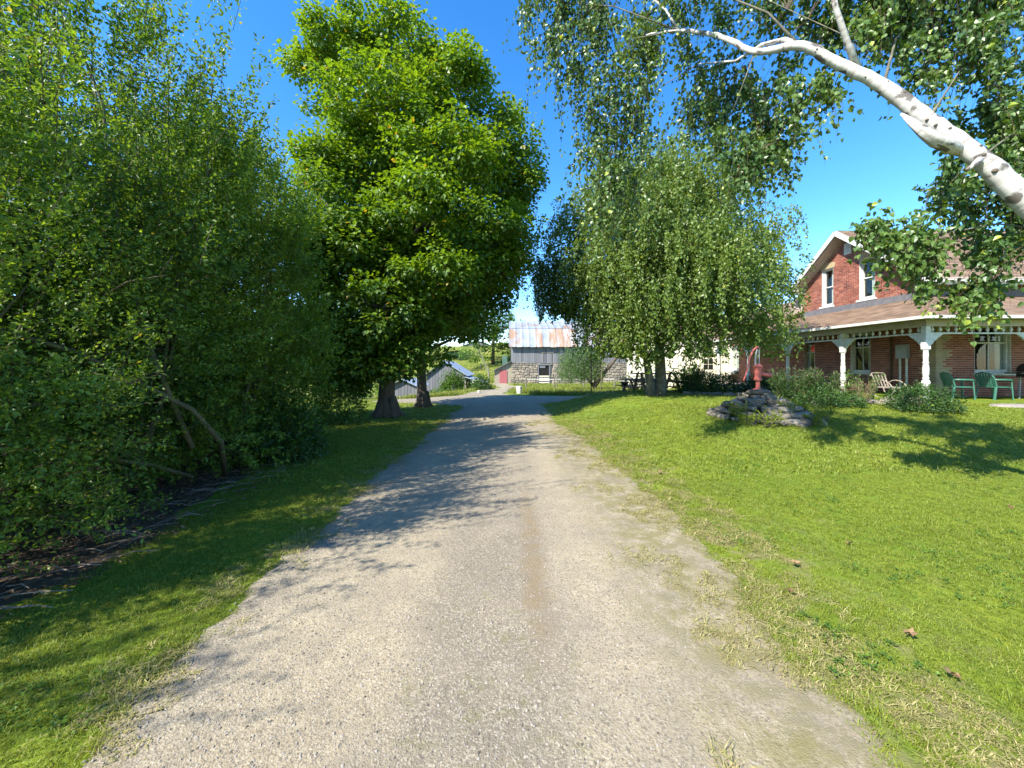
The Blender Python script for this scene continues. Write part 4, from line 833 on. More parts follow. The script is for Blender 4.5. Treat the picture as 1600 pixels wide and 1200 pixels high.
def shingles(mb, o, ud, vd, nrm, ulen, vlen, clip=None, sh=.14, sw=.31):
    o, ud, vd, nrm = map(Vector, (o, ud, vd, nrm)); n = int(vlen/sh)
    for k in range(n):
        v0 = k*vlen/n; v1 = v0+vlen/n*1.12; a0, a1 = clip(v0/vlen) if clip else (0, ulen); u = a0 - random.random()*sw
        while u < a1:
            w_ = sw*random.uniform(.75, 1.2); a, b = max(u, a0), min(u+w_-.006, a1); u += w_
            if b-a < .02: continue
            t = min(1, max(0, random.gauss(.5, .25))); h = .012+random.uniform(0, .005)
            P = [o+ud*a+vd*v0, o+ud*b+vd*v0, o+ud*b+vd*v1, o+ud*a+vd*v1]
            mb.add([P[0], P[1], P[0]+nrm*h, P[1]+nrm*h, P[2]+nrm*.002, P[3]+nrm*.002], [(0, 1, 3, 2), (2, 3, 4, 5), (1, 4, 3), (0, 2, 5)], t)
# main roof
roof = MB(); OW = .5; t_ = .14
for sgn, ye in ((-1, HY-.42), (1, HN+.05)):
    a, b = (ye, roofz(ye)), (RY, RZ)
    x0, x1 = HX-OW, HE+.4
    P = [(x0, a[0], a[1]-t_), (x1, a[0], a[1]-t_), (x1, b[0], b[1]-t_), (x0, b[0], b[1]-t_), (x0, a[0], a[1]), (x1, a[0], a[1]), (x1, b[0], b[1]), (x0, b[0], b[1])]
    roof.add(P, [(0, 1, 2, 3), (4, 5, 6, 7), (0, 1, 5, 4), (0, 3, 7, 4), (1, 2, 6, 5)])
mainroof = roof.build('roof', MT['fascia'], house)
sm = MB(); ye = HY-.45; vl = math.hypot(RY-ye, RZ-roofz(ye)); vd = Vector((0, RY-ye, RZ-roofz(ye))).normalized()
shingles(sm, (HX-OW-.03, ye, roofz(ye)+.004), (1, 0, 0), vd, (0, -vd.z, vd.y), HE-HX+OW+.4, vl)
ye = HN+.08; vl = math.hypot(RY-ye, RZ-roofz(ye)); vd = Vector((0, RY-ye, RZ-roofz(ye))).normalized()
shingles(sm, (HX-OW-.03, ye, roofz(ye)+.004), (1, 0, 0), vd, (0, vd.z, -vd.y), HE-HX+OW+.4, vl)
tag(sm.build('shingle', MT['shingle'], mainroof), kind='stuff')
tr = MB()
for ye in (HY-.44, HN+.07):
    a = Vector((HX-OW-.025, ye, roofz(ye)-.09)); b = Vector((HX-OW-.025, RY, RZ-.09)); tr.bar(a, b, .04, .20)
tr.box((HX+3.8, HY-.46, roofz(HY-.45)-.10), (9.4, .05, .16)); tr.box((HX+3.8, HY-.52, roofz(HY-.45)-.06), (9.4, .09, .09))
tr.build('fascia', MT['white'], house)
sf = MB()                                       # wide boxed soffit under the rake
for ye in (HY-.35, HN+.0):
    a = Vector((HX-OW/2+.01, ye, roofz(ye)-.19)); b = Vector((HX-OW/2+.01, RY, RZ-.19)); sf.bar(a, b, OW-.04, .06)
sf.box((HX-OW/2, HN+.02, roofz(HN)-.33), (OW-.02, .28, .34)); sf.box((HX+4, HY-.22, roofz(HY)-.28), (8.9, .38, .05))
sf.build('soffit', MT['fascia'], house)
fl = MB(); fl.box((HX-.035, (HY+HN)/2, 4.12), (.05, HN-HY, .30)); fl.box(((HX+HE)/2, HY-.04, 4.12), (HE-HX, .05, .30)); fl.build('flashing', MT['flash'], house)
# attic vent
v = MB(); v.box((HX-.02, 17.0, 6.75), (.06, .36, .5)); 
for k in range(5): v.box((HX-.06, 17.0, 6.58+k*.09), (.03, .32, .03), R=Matrix.Rotation(.5, 3, 'Y'))
v.build('gable_vent', MT['white'], house)
# windows
def window(place, h, nv, curtain, rec=.13, sash=True, lintel=True):
    u0, u1, z0, z1 = h; f = MB(); bw = .075
    def pbox(mb, a, b, c, d, o0, o1, tint=.5):
        mb.add([place(q, zz, o) for o in (o1, o0) for (q, zz) in ((a, c), (b, c), (b, d), (a, d))], [(0, 1, 2, 3), (4, 5, 6, 7), (0, 1, 5, 4), (1, 2, 6, 5), (2, 3, 7, 6), (3, 0, 4, 7)], tint)
    for a, b, c, d in ((u0, u0+bw, z0, z1), (u1-bw, u1, z0, z1), (u0+bw, u1-bw, z0, z0+bw+.05), (u0+bw, u1-bw, z1-bw, z1)): pbox(f, a, b, c, d, rec-.04, rec+.05)
    # white-painted reveal boards
    pbox(f, u0, u0+.02, z0, z1, .0, rec-.045); pbox(f, u1-.02, u1, z0, z1, .0, rec-.045); pbox(f, u0+.02, u1-.02, z1-.02, z1, .0, rec-.045)
    w_ = f.build('window', MT['white'], house)
    s = MB(); zm = z0+(z1-z0)*(.52 if nv == 1 else .64)
    pbox(s, u0+bw, u1-bw, zm-.025, zm+.025, rec-.015, rec+.03)
    for k in range(1, nv):
        uu = u0+bw+(u1-u0-2*bw)*k/nv; pbox(s, uu-.015, uu+.015, z0+bw+.05, zm-.025, rec-.01, rec+.02); pbox(s, uu-.015, uu+.015, zm+.025, z1-bw, rec-.01, rec+.02)
    s.build('sash_bar', MT['white'], w_)
    p_ = MB(); p_.add([place(u0+bw, z0+bw+.05, rec+.02), place(u1-bw, z0+bw+.05, rec+.02), place(u1-bw, z1-bw, rec+.02), place(u0+bw, z1-bw, rec+.02)], [(0, 1, 2, 3)])
    p_.build('pane', MT['glass'], w_)
    sl_ = MB(); pbox(sl_, u0-.08, u1+.08, z0-.07, z0, -.08, rec+.04); sl_.build('sill', MT['white'], w_)
    rm = MB(); a, b, c, d, o0, o1 = u0-.2, u1+.2, z0-.2, z1+.1, rec+.08, 1.0
    rm.add([place(q, zz, o) for o in (o1, o0) for (q, zz) in ((a, c), (b, c), (b, d), (a, d))], [(0, 1, 2, 3), (0, 1, 5, 4), (1, 2, 6, 5), (2, 3, 7, 6), (3, 0, 4, 7)]); rm.build('room_shadow', MT['darkhole'], w_)
    cu = MB()
    for a, b in curtain:
        n = 14; a = u0+bw+(u1-u0-2*bw)*a; b = u0+bw+(u1-u0-2*bw)*b; vv = []
        for k in range(n+1):
            q = a+(b-a)*k/n; o = rec+.07+.015*math.sin(k*2.1); vv += [place(q, z0+.1, o), place(q, z1-.05, o)]
        cu.add(vv, [(2*k, 2*k+2, 2*k+3, 2*k+1) for k in range(n)])
    if curtain: cu.build('curtain', MT['curtain'], w_)
    if lintel:
        l = MB(); m = (u0+u1)/2; zz = z1+.0; e = .08
        l.add([place(q, y_, o) for o in (.05, -.02) for (q, y_) in ((u0-e, zz+.003), (u1+e, zz+.003), (u1+e+.05, zz+.22), (m, zz+.30), (u0-e-.05, zz+.22))], [(5, 6, 7, 8, 9), (0, 1, 6, 5), (1, 2, 7, 6), (2, 3, 8, 7), (3, 4, 9, 8), (4, 0, 5, 9)]); l.build('lintel', MT['stone_lintel'], w_)
for h in UPW: window(west, h, 1, [(0, .45)])
for h in LWW: window(west, h, 2, [(.0, .30)] if h[0] < 18 else [(.3, 1)], lintel=False)
for h in SW: window(south, h, 2, [(.78, 1.0)], lintel=False)
# porch slab
pf = MB(); pf.box(((12.05+HE)/2, (11.15+HY)/2, FL-.10), (HE-12.05, HY-11.15, .20)); pf.box(((12.05+HX)/2, (HY+24.6)/2+.0, FL-.102), (HX-12.05, 24.6-HY, .20))
pf.build('porch_floor', MT['concrete'], house, bevel=.015)
# porch roof with hip at the south-west corner
EX, EY, EZ, WZ = 12.0, 11.1, 3.02, 4.02
PN = 24.2
pr = MB(); th = .08
pr.add([(EX, EY, EZ), (HX, HY, WZ), (HX, PN, WZ), (EX, PN, EZ)], [(0, 1, 2, 3)]); pr.add([(EX, EY, EZ), (HE, EY, EZ), (HE, HY, WZ), (HX, HY, WZ)], [(0, 1, 2, 3)])
pr.add([(EX, EY, EZ-.05), (HE, EY, EZ-.05), (HE, HY, EZ-.05), (HX, HY, EZ-.05), (HX, PN, EZ-.05), (EX, PN, EZ-.05)], [(0, 1, 2, 3), (0, 3, 4, 5)])
pr.add([(EX, PN, EZ-.05), (HX, PN, EZ-.05), (HX, PN, WZ), (EX, PN, EZ)], [(0, 1, 2, 3)])
proof = pr.build('porch_roof', MT['fascia'], house)
sh = MB(); vw = Vector((HX-EX, 0, WZ-EZ)); vl = vw.length; vd = vw.normalized()
shingles(sh, (EX-.03, EY-.03, EZ+.004), (0, 1, 0), vd, (-vd.z, 0, vd.x), PN-EY, vl, clip=lambda t: ((HY-EY)*t, PN-EY+.03))
vw = Vector((0, HY-EY, WZ-EZ)); vl = vw.length; vd = vw.normalized()
shingles(sh, (EX-.03, EY-.03, EZ+.004), (1, 0, 0), vd, (0, -vd.z, vd.y), HE-EX, vl, clip=lambda t: ((HX-EX)*t, HE-EX))
tag(sh.build('shingle', MT['shingle'], proof), kind='stuff')
gt = MB(); gt.box((EX-.06, (EY+PN)/2-.03, EZ-.035), (.10, PN-EY+.12, .085)); gt.box(((EX+HE)/2+.02, EY-.06, EZ-.037), (HE-EX+.04, .10, .085)); gt.build('gutter', MT['white'], proof)
bm_ = MB(); bm_.box((12.5, (11.52+24)/2, 2.86), (.14, 24-11.52, .20)); bm_.box(((12.575+HE)/2, 11.6, 2.862), (HE-12.575, .14, .20)); bm_.build('porch_beam', MT['fascia'], house)
# posts
POSTS = [(12.5, 11.6), (12.5, 14.5), (12.5, 17.4), (12.5, 20.3), (12.5, 23.2), (15.75, 11.6), (18.9, 11.6), (22.2, 11.6)]
prof = [(0, .085), (.10, .085), (.12, .065), (.16, .065), (.20, .075), (.30, .083), (.36, .075), (.39, .055), (.41, .075), (.44, .075), (.46, .058), (.50, .085), (.58, .105), (.66, .085), (.69, .058), (.71, .078), (.74, .078), (.77, .06), (.85, .076), (1.0, .080), (1.12, .068), (1.15, .055), (1.17, .072), (1.20, .072), (1.23, .058), (1.4, .066), (1.55, .058), (1.6, .07)]
def post(x, y, dirs):
    p = MB(); p.lathe(prof, (x, y, FL), 14); p.box((x, y, FL+1.6+(2.76-FL-1.6)/2), (.15, .15, 2.76-FL-1.6)); o = p.build('porch_post', MT['white'], house, smooth=False)
    for dx, dy in dirs:                                     # curved scroll brackets
        b = MB(); n = 8; zt = 2.53; R = .44; zb = zt-.52
        outer = [(.077+R*(k/n), zb+(zt-zb)*((k/n)**.55)) for k in range(n+1)]; inner = [(.077, zt)]
        vv = []; 
        for s in (-.022, .022):
            for (q, zz) in outer+[(.077+R, zt+.02), (.077, zt+.02)]:
                w2 = .018*math.sin(q*60); vv.append((x+dx*(q)+abs(dy)*s, y+dy*(q)+abs(dx)*s, zz+w2*(q > .1 and q < .55)))
        m = len(outer)+2; b.add(vv, [tuple(range(m)), tuple(range(2*m-1, m-1, -1))]+[(k, (k+1) % m, (k+1) % m+m, k+m) for k in range(m)]); b.build('bracket', MT['white'], o)
post(12.5, 11.6, [(0, 1), (1, 0)])
for q in POSTS[1:5]: post(*q, [(0, 1), (0, -1)])
for q in POSTS[5:]: post(*q, [(1, 0), (-1, 0)])
# spindle frieze
spp = None
def spindle_me():
    m = MB(); m.lathe([(0, .016), (.03, .016), (.045, .028), (.085, .042), (.125, .028), (.14, .016), (.17, .016)], (0, 0, 0), 8); o = m.build('spindle', MT['white'], None); return o
sp0 = spindle_me()
def frieze(a, b, first=False):
    a, b = Vector(a), Vector(b); d = (b-a).normalized(); L_ = (b-a).length
    m = MB(); m.bar(a+Vector((0, 0, 2.555)), b+Vector((0, 0, 2.555)), .05, .045); o = m.build('porch_frieze', MT['white'], house)
    n = int(L_/.235)
    for k in range(n):
        s = sp0.copy(); link(s); s.parent = o; s.location = a + d*(L_*(k+.5)/n) + Vector((0, 0, 2.58)) - off(o)
for q, w2 in zip(POSTS[:4], POSTS[1:5]): frieze((q[0], q[1]+.08, 0), (w2[0], w2[1]-.08, 0))
ps = [(12.5, 11.6)]+POSTS[5:]
for q, w2 in zip(ps, ps[1:]): frieze((q[0]+.08, q[1], 0), (w2[0]-.08, w2[1], 0))
bpy.data.objects.remove(sp0)
# low rear wing roof
wr_ = MB(); wr_.add([(14.5, 19.75, 4.15), (14.5, 27.8, 4.15), (18.2, 27.8, 5.7), (18.2, 19.75, 5.7)], [(0, 1, 2, 3)]); wr_.add([(18.2, 19.75, 5.7), (18.2, 27.8, 5.7), (22, 27.8, 4.2), (22, 19.75, 4.2)], [(0, 1, 2, 3)]); wr_.add([(14.5, 19.75, 4.05), (14.5, 27.8, 4.05), (14.5, 27.8, 4.149), (14.5, 19.75, 4.149)], [(0, 1, 2, 3)]); wr_.add([(14.9, 27.5, 0), (22, 27.5, 0), (22, 27.5, 4.1), (18.2, 27.5, 5.6), (14.9, 27.5, 4.1)], [(0, 1, 2, 3, 4)])
wr_.build('rear_wing_roof', MT['shingle'], house)
d = MB(); d.tube([(HX-.05, 15.05, .5), (HX-.05, 15.05, 2.9)], .035, 8); d.build('downspout', MT['twig'], house)
eb = MB(); eb.box((HX-.10, 14.55, 2.1), (.16, .40, .52)); mbx = eb.build('meter_box', MT['grey_metal'], house, bevel=.01)
eb = MB(); eb.tube([(HX-.08, 14.42, .5), (HX-.08, 14.42, 1.84)], .035, 8); eb.tube([(HX-.08, 14.66, .5), (HX-.08, 14.66, 1.84)], .035, 8); eb.build('conduit', MT['white'], mbx)
mb = MB(); mb.lathe([(0, .001), (.001, .085), (.05, .085), (.051, .001)], (0, 0, 0), 12); 
o = mb.build('meter', MT['grey_metal'], mbx); o.rotation_euler = (0, -PI/2, 0); o.location = (-.18, 1.05, 1.78)

# cream extension beyond the house
ce = empty('cream_outbuilding', (10, 26, gz(10, 26)), 'cream sided outbuilding seen under the birch, its sunlit wall beside the porch end', 'building')
cx0, cx1, cy0, cy1, cz0, cz1 = 9.9, 19, 26.2, 33, -.6, 3.7
m = MB(); m.box(((cx0+cx1)/2, (cy0+cy1)/2, (cz0+cz1)/2), (cx1-cx0, cy1-cy0, cz1-cz0)); m.build('wall', MT['cream'], ce)
m = MB()
for k in range(22): m.box((cx0+2.25, cy0-.012, cz0+.4+k*.18), (4.5, .02, .165), R=Matrix.Rotation(-.06, 3, 'X')); m.box((cx0-.012, (cy0+cy1)/2, cz0+.4+k*.18), (.02, cy1-cy0, .165), R=Matrix.Rotation(-.06, 3, 'Y'))
tag(m.build('siding', MT['cream'], ce), kind='stuff')
m = MB(); my = (cy0+cy1)/2; m.add([(cx0-.3, cy0-.3, cz1-.1), (cx1, cy0-.3, cz1-.1), (cx1, my, cz1+1.5), (cx0-.3, my, cz1+1.5), (cx0-.3, cy1+.3, cz1-.1), (cx1, cy1+.3, cz1-.1)], [(0, 1, 2, 3), (3, 2, 5, 4)]); m.add([(cx0, cy0, cz1), (cx0, cy1, cz1), (cx0, my, cz1+1.4)], [(0, 1, 2)]); m.build('roof', MT['shingle'], ce)
m = MB(); m.box((13.4, cy0-.04, 1.25), (1.05, .06, 2.1)); dr = m.build('door', MT['cream'], ce, bevel=.01)
m = MB()
for i in range(2):
    for j in range(2): m.box((13.18+i*.34, cy0-.075, 1.45+j*.38), (.30, .012, .34))
m.build('door_pane', MT['darkhole'], dr); m = MB(); m.tube([(13.0, cy0-.08, 1.05), (13.0, cy0-.15, 1.05)], .03, 8); m.build('handle', MT['grey_metal'], dr)
m = MB(); m.box((12.72, cy0-.05, 1.3), (.10, .08, 2.6)); m.box((14.1, cy0-.05, 1.3), (.10, .08, 2.6)); m.build('door_frame', MT['cream'], ce)

# ------------------------------------------------------------------ barn
by0 = 48.0; bz = -0.85; bx0, bx1 = -.1, 16.2
barn = empty('old_barn', ((bx0+bx1)/2, by0, bz), 'old grey board barn on fieldstone base with a rust-streaked metal gambrel roof', 'barn')
depth = 12; zs, ze, zk, zr = bz+2.75, 1.6+(570-541)*by0/600, 0, 0
zk = ze+1.75; zr = zk+.75+.9
m = MB(); m.box(((bx0+bx1)/2, by0+depth/2+.1, (bz+zs)/2-.3), (bx1-bx0-.1, depth, zs-bz+.6)); m.build('foundation', MT['mortar'], barn)
m = MB(); z = bz-.1; hole = (3.35, 4.65, bz+.35, bz+2.35)
while z < zs-.05:
    hh = random.uniform(.22, .36); x = bx0
    while x < bx1:
        w_ = random.uniform(.28, .65); a, b = x, min(x+w_, bx1); x = b
        if b > hole[0] and a < hole[1] and z+hh > hole[2] and z < hole[3]: continue
        t = random.random(); o_ = random.uniform(.02, .09); c_ = .03; zj = random.uniform(-.07, .07); zo = z; z = z+zj; z1 = min(z+hh, zs)
        m.add([(a+.02, by0+.11, z+.02), (b-.02, by0+.11, z+.02), (b-.02, by0+.11, z1-.02), (a+.02, by0+.11, z1-.02), (a+.07, by0+.1-o_-.05, z+.06), (b-.06, by0+.1-o_-.05, z+.05), (b-.08, by0+.1-o_-.05, z1-.05), (a+.05, by0+.1-o_-.05, z1-.07)], [(4, 5, 6, 7), (0, 1, 5, 4), (1, 2, 6, 5), (2, 3, 7, 6), (3, 0, 4, 7)], t); z = zo
    z += hh
tag(m.build('foundation_stone', MT['fieldstone'], barn), kind='stuff')
m = MB(); m.box((4.0, by0+.06, bz+1.35), (1.3, .1, 2.0)); do = m.build('doorway', MT['darkhole'], barn)
m = MB(); m.box((3.3, by0-.0, bz+1.3), (.14, .22, 2.2)); m.box((4.7, by0-.0, bz+1.3), (.14, .22, 2.2)); m.box((4.0, by0-.02, bz+2.48), (1.7, .25, .18)); m.box((3.8, by0-.03, bz+2.2), (.7, .1, .3)); m.build('door_frame', MT['boards'], do)
m = MB()
for k in range(4): m.box((4.0, by0-.06, bz+.25+k*.26), (1.25, .04, .12), tint=0)
m.build('gate_rail', MT['cream'], do)
m = MB(); m.box(((bx0+bx1)/2, by0+depth/2+.12, (zs+ze)/2), (bx1-bx0, depth-.1, ze-zs)); m.build('frame', MT['darkhole'], barn)
m = MB(); x = bx0
while x < bx1:
    w_ = random.uniform(.18, .32); t = min(1, max(0, random.gauss(.35, .3))); m.box((x+w_/2, by0+.06+random.uniform(-.015, .015), (zs+ze)/2-.03+random.uniform(-.05, .03)), (w_-.018, .04, ze-zs+.06), tint=t); x += w_
y = by0+.1
while y < by0+depth:
    w_ = random.uniform(.2, .3); m.box((bx0-.02, y+w_/2, (zs+ze)/2), (.04, w_-.02, ze-zs), tint=random.random()*.6); y += w_
tag(m.build('wall_board', MT['boards'], barn), kind='stuff')
m = MB(); m.box((4.4, by0-.0, ze-.75), (1.9, .06, .10)); m.box((3.9, by0+.0, ze-1.6), (.06, .05, 1.6)); m.box((5.0, by0+.0, ze-1.6), (.06, .05, 1.6)); m.build('loft_door_track', MT['post'], barn)
# gambrel roof: lower sheets and upper sheets, each a sheet of its own
yk, yr = by0+1.5, by0+depth/2; zk2 = ze+1.55+.75; zr2 = zk2+1.45
def sheet(x, w_, a, b, m_, t):
    s = MB(); a, b = Vector(a), Vector(b); nrm = Vector((0, -(b-a).z, (b-a).y)).normalized(); vv = []; n = 5
    for k in range(n):
        q = x+w_*k/(n-1); h = .05 if k in (0, n-1) else .0
        vv += [(q, a.y+nrm.y*h, a.z+nrm.z*h), (q, b.y+nrm.y*h, b.z+nrm.z*h)]
    s.add(vv, [(2*k, 2*k+2, 2*k+3, 2*k+1) for k in range(n-1)])
    return s.build('roof_sheet', MT[m_], barn)
n = 20; sw_ = (bx1-bx0+.6)/n
for k in range(n):
    x = bx0-.3+k*sw_; rusty = 'rustyheavy' if k in (4, 6, 7, 8) or (k > 8 and random.random() < .4) else 'rusty'
    dz = random.uniform(-.03, .03)
    sheet(x, sw_-.01, (0, by0-.45, ze-.12+dz), (0, yk, zk2), rusty, k)
    sheet(x+(.25*0), sw_-.01, (0, yk-.03, zk2+.03), (0, yr, zr2), 'rusty' if k < 12 else rusty, k)
m = MB(); m.add([(bx0-.3, yr, zr2-.02), (bx1+.3, yr, zr2-.02), (bx1+.3, by0+depth-1.5, zk2), (bx0-.3, by0+depth-1.5, zk2), (bx1+.3, by0+depth+.4, ze), (bx0-.3, by0+depth+.4, ze)], [(0, 1, 2, 3), (3, 2, 4, 5)])
m.build('rear_roof', MT['rusty'], barn)
m = MB()
for x in (bx0-.02, bx1+.02): m.add([(x, by0, ze-.1), (x, yk, zk2-.05), (x, yr, zr2-.05), (x, by0+depth-1.5, zk2-.05), (x, by0+depth, ze-.1)], [(0, 1, 2, 3, 4)])
m.build('gable_wall', MT['boards'], barn)
# lean-to with red door
m = MB(); lx0 = -2.2; m.add([(lx0, by0+.1, bz-.15), (bx0-.02, by0+.1, bz-.15), (bx0-.02, by0+.1, zs+.05), (lx0, by0+.1, bz+1.75), (lx0, by0+4, bz-.15), (bx0-.02, by0+4, bz-.15), (bx0-.02, by0+4, zs+.05), (lx0, by0+4, bz+1.75)], [(0, 1, 2, 3), (4, 5, 6, 7), (0, 3, 7, 4)], .2)
lt = m.build('lean_to', MT['fieldstone'], barn)
m = MB(); m.bar((lx0-.35, by0+2, bz+1.62), (bx0, by0+2, zs+.16), 4.5, .07); m.build('lean_to_roof', MT['boards'], lt)
m = MB()
for k in range(4): m.box((-1.45+k*.24, by0+.06, bz+.95), (.225, .05, 1.6))
m.build('red_door', MT['reddoor'], lt)

# ------------------------------------------------------------------ sheds on the left
def shed(x0, x1, y, d_, base, zeave, zap, ax_, label, roofm, name='farm_shed'):
    root = empty(name, ((x0+x1)/2, y, base), label, 'shed'); 
    m = MB(); m.add([(x0+.05, y+.05, base), (x1-.05, y+.05, base), (x1-.05, y+.05, zeave), (ax_, y+.05, zap), (x0+.05, y+.05, zeave)], [(0, 1, 2, 3, 4)]); m.add([(x0+.05, y+.05, base), (x0+.05, y+d_, base), (x0+.05, y+d_, zeave), (x0+.05, y+.05, zeave)], [(0, 1, 2, 3)]); m.add([(x1-.05, y+.05, base), (x1-.05, y+d_, base), (x1-.05, y+d_, zeave), (x1-.05, y+.05, zeave)], [(0, 1, 2, 3)]); m.build('wall', MT['darkhole'], root)
    m = MB(); x = x0
    while x < x1-.05:
        w_ = random.uniform(.17, .27); c_ = x+w_/2; zt = zeave+(zap-zeave)*(1-abs(c_-ax_)/((ax_-x0) if c_ < ax_ else (x1-ax_))); m.box((c_, y, (base+zt)/2), (w_-.02, .04, zt-base), tint=random.random()*.6); x += w_
    for xx in (x0, x1):
        yy = y
        while yy < y+d_: m.box((xx, yy+.12, (base+zeave)/2), (.04, .22, zeave-base), tint=random.random()*.6); yy += .24
    tag(m.build('wall_board', MT['boards'], root), kind='stuff')
    n = 8
    for k in range(n):
        ya, yb = y-.25+(d_+.5)*k/n, y-.25+(d_+.5)*(k+1)/n-.015
        for xe in (x0-.25, x1+.25):
            s = MB(); slope = (zap-zeave)/((ax_-x0) if xe < ax_ else (x1-ax_)); ze_ = zeave-.25*slope+.05
            s.add([(xe, ya, ze_), (xe, yb, ze_), (ax_, yb, zap+.06), (ax_, ya, zap+.06), (xe, ya, ze_+.03), (xe, yb, ze_+.03), (ax_, yb, zap+.09), (ax_, ya, zap+.09)], [(0, 1, 2, 3), (4, 5, 6, 7), (0, 1, 5, 4), (1, 2, 6, 5), (3, 0, 4, 7)])
            s.build('roof_sheet', MT[roofm], root)
    return root
bs = gz(-5.2, 32)-.1
s1 = shed(-7.1, -3.9, 32, 5.5, bs, .75, 1.85, -5.7, 'grey board shed with pale tin roof, half hidden under green vines by the track', 'tinroof')
m = MB()
m.add([(-3.9, 31.6, .62), (-2.1, 31.4, .12), (-2.1, 35.5, .12), (-3.9, 35.5, .62), (-3.9, 31.6, .57), (-2.1, 31.4, .07), (-2.1, 35.5, .07), (-3.9, 35.5, .57)], [(0, 1, 2, 3), (4, 5, 6, 7), (0, 1, 5, 4), (1, 2, 6, 5)]); m.build('lean_to_roof', MT['tinroof'], s1)
m = MB(); m.box((-3.1, 35.3, (bs+.1)/2-.3), (1.7, .1, 1.6)); m.box((-2.2, 31.6, (bs)/2-.05), (.12, .12, 1.7)); m.box((-3.85, 31.6, bs/2), (.12, .12, 1.9)); m.build('lean_to_post', MT['post'], s1)
shrub('vine', -4.9, 31.7, 2.4, 2.5, 2600, .16, 'bright', 'green vine climbing over the front of the grey shed', 'vine', 8, z=bs, D_=1.0)
shrub('low_shrub', -2.5, 30.9, 1.7, 1.25, 1300, .15, 'shrub', 'round dark bush at the open end of the grey shed', 'shrub', 9, tb=.3)
shrub('low_shrub', -5.9, 30.3, 1.9, 1.0, 1300, .15, 'bright', 'light green bush before the shed wall near the second maple', 'shrub', 10)
bs2 = gz(-7.2, 26)-.1
shed(-8.2, -6.5, 26, 3, bs2, .15, .55, -7.4, 'low dark shed seen between the two maple trunks and the hedge', 'tinroof')
# pale shed on the hill
zh = gz(-8, 90); shed(-12, -4.5, 92, 5, zh-.8, zh+.2, zh+1.4, -8.2, 'distant pale shed roof on top of the green pasture hill', 'tinroof', 'hill_shed')

# fences
def fpost(x, y, h, label, group, r_=.05, m_='post', cat='post', name='fence_post', lean=0.0):
    z = gz(x, y); m = MB(); m.tube([(0, 0, -.2), (lean*h*.5, 0, h*.5), (lean*h, 0, h)], [r_, r_, r_*.85], 7); o = m.build(name, MT[m_]); o.location = (x, y, z); return tag(o, label, cat, group)
def fence(pts, h, label, nr=2, rr=.025, bm='post', rm='grey_metal', pr_=.06):
    root = empty('fence', (pts[0][0], pts[0][1], gz(*pts[0])), label, 'fence'); T = []
    for x, y in pts:
        z = gz(x, y); m = MB(); m.tube([(x, y, z-.2), (x, y, z+h)], pr_, 7); m.build('post', MT[bm], root); T.append((x, y, z))
    for k in range(nr):
        m = MB(); zz = h*(k+1)/nr-.12
        for a, b in zip(T, T[1:]): m.bar((a[0], a[1], a[2]+zz), (b[0], b[1], b[2]+zz), rr)
        m.build('rail', MT[rm], root)
fence([(1.1, 30), (3.3, 30), (5.6, 30), (8, 30)], .95, 'low pale rail fence across the rough grass in front of the barn', 1, .05, 'post', 'white')
fence([(-3.0, 50), (-3.4, 55), (-4.2, 61), (-5.2, 68), (-6.5, 76), (-8, 85)], 1.25, 'pasture fence running up the green hill left of the barn', 3, .02, 'post', 'grey_metal', .09)
fence([(-8, 56), (-6.4, 59), (-5, 62)], 1.2, 'short cross fence on the slope above the shed', 2, .03, 'post', 'post', .08)
m = MB(); z = gz(.42, 22.2); m.lathe([(0, .11), (.02, .15), (.40, .18), (.42, .19), (.44, .18)], (.42, 22.2, z), 12); o = m.build('bucket', MT['white']); tag(o, 'white bucket standing at the grass edge behind the gravel yard', 'bucket')
m = MB(); m.lathe([(0, .07), (.18, .09), (.20, .05)], (-2.0, 23.2, gz(-2, 23.2)), 10); o = m.build('bucket', MT['white']); tag(o, 'small white pail beside the track below the shed bush', 'bucket')
# trough on the pasture
m = MB(); z = gz(-5.6, 52); m.box((-5.6, 52, z+.45), (1.6, .7, .5)); o = m.build('water_trough', MT['white'], bevel=.04); tag(o, 'small white water trough on the pasture slope', 'trough')
m = MB(); z = gz(-3.6, 58); m.box((-1.0, 53, gz(-1, 53)+1.6), (.7, .06, 3.0)); o = m.build('metal_gate_panel', mat('green_tin', (.06, .12, .09), (.09, .15, .11), 2, .5)); tag(o, 'tall weathered green metal panel at the left corner behind the barn', 'panel')
# leaning old tree before the barn
def oldtree():
    x, y = 4.5, 25.5; r = np.random.default_rng(71); z = gz(x, y); root = empty('leaning_apple_tree', (6.0, y, z), 'small leaning tree with feathery pale green crown in front of the barn', 'tree')
    mb = MB(); T = [(5.6, y, z-.1), (5.5, y, z+.35), (6.3, y, z+1.5), (7.0, y, z+2.3), (7.2, y, z+3.0)]; mb.tube(T, [.17, .14, .11, .08, .04], 9, wob=.3); mb.tube([(5.5, y, z+.3), (4.9, y, z+1.0), (4.6, y, z+2.2)], [.11, .08, .03], 7); mb.tube([(5.5, y, z+.3), (5.5, y, z+1.2), (5.3, y, z+2.6)], [.08, .06, .02], 7); mb.build('trunk', MT['bark'], root, smooth=True)
    M = 700; a = r.random(M)*6.28; d = np.sqrt(r.random(M)); S = np.stack([4.6+np.cos(a)*d*1.4, y+np.sin(a)*d*1.3, z+.5+r.random(M)*2.3*(1.1-.4*d)], 1); D = unit(np.stack([np.cos(a)*.3, np.sin(a)*.3, np.ones(M)], 1)+r.normal(0, .2, (M, 3)))
    P, dd, tn = strands(r, S, D, r.uniform(.5, .9, M), 16, .2, .03, 0, .7, .4+.1*np.sin(S[:, 0]*4), droop=0)
    addmesh('crown', leafmesh('crown', P, dd, r.normal(size=P.shape), .12*r.uniform(.7, 1.2, len(P)), .35, MT['willow'], tn), root)
oldtree()
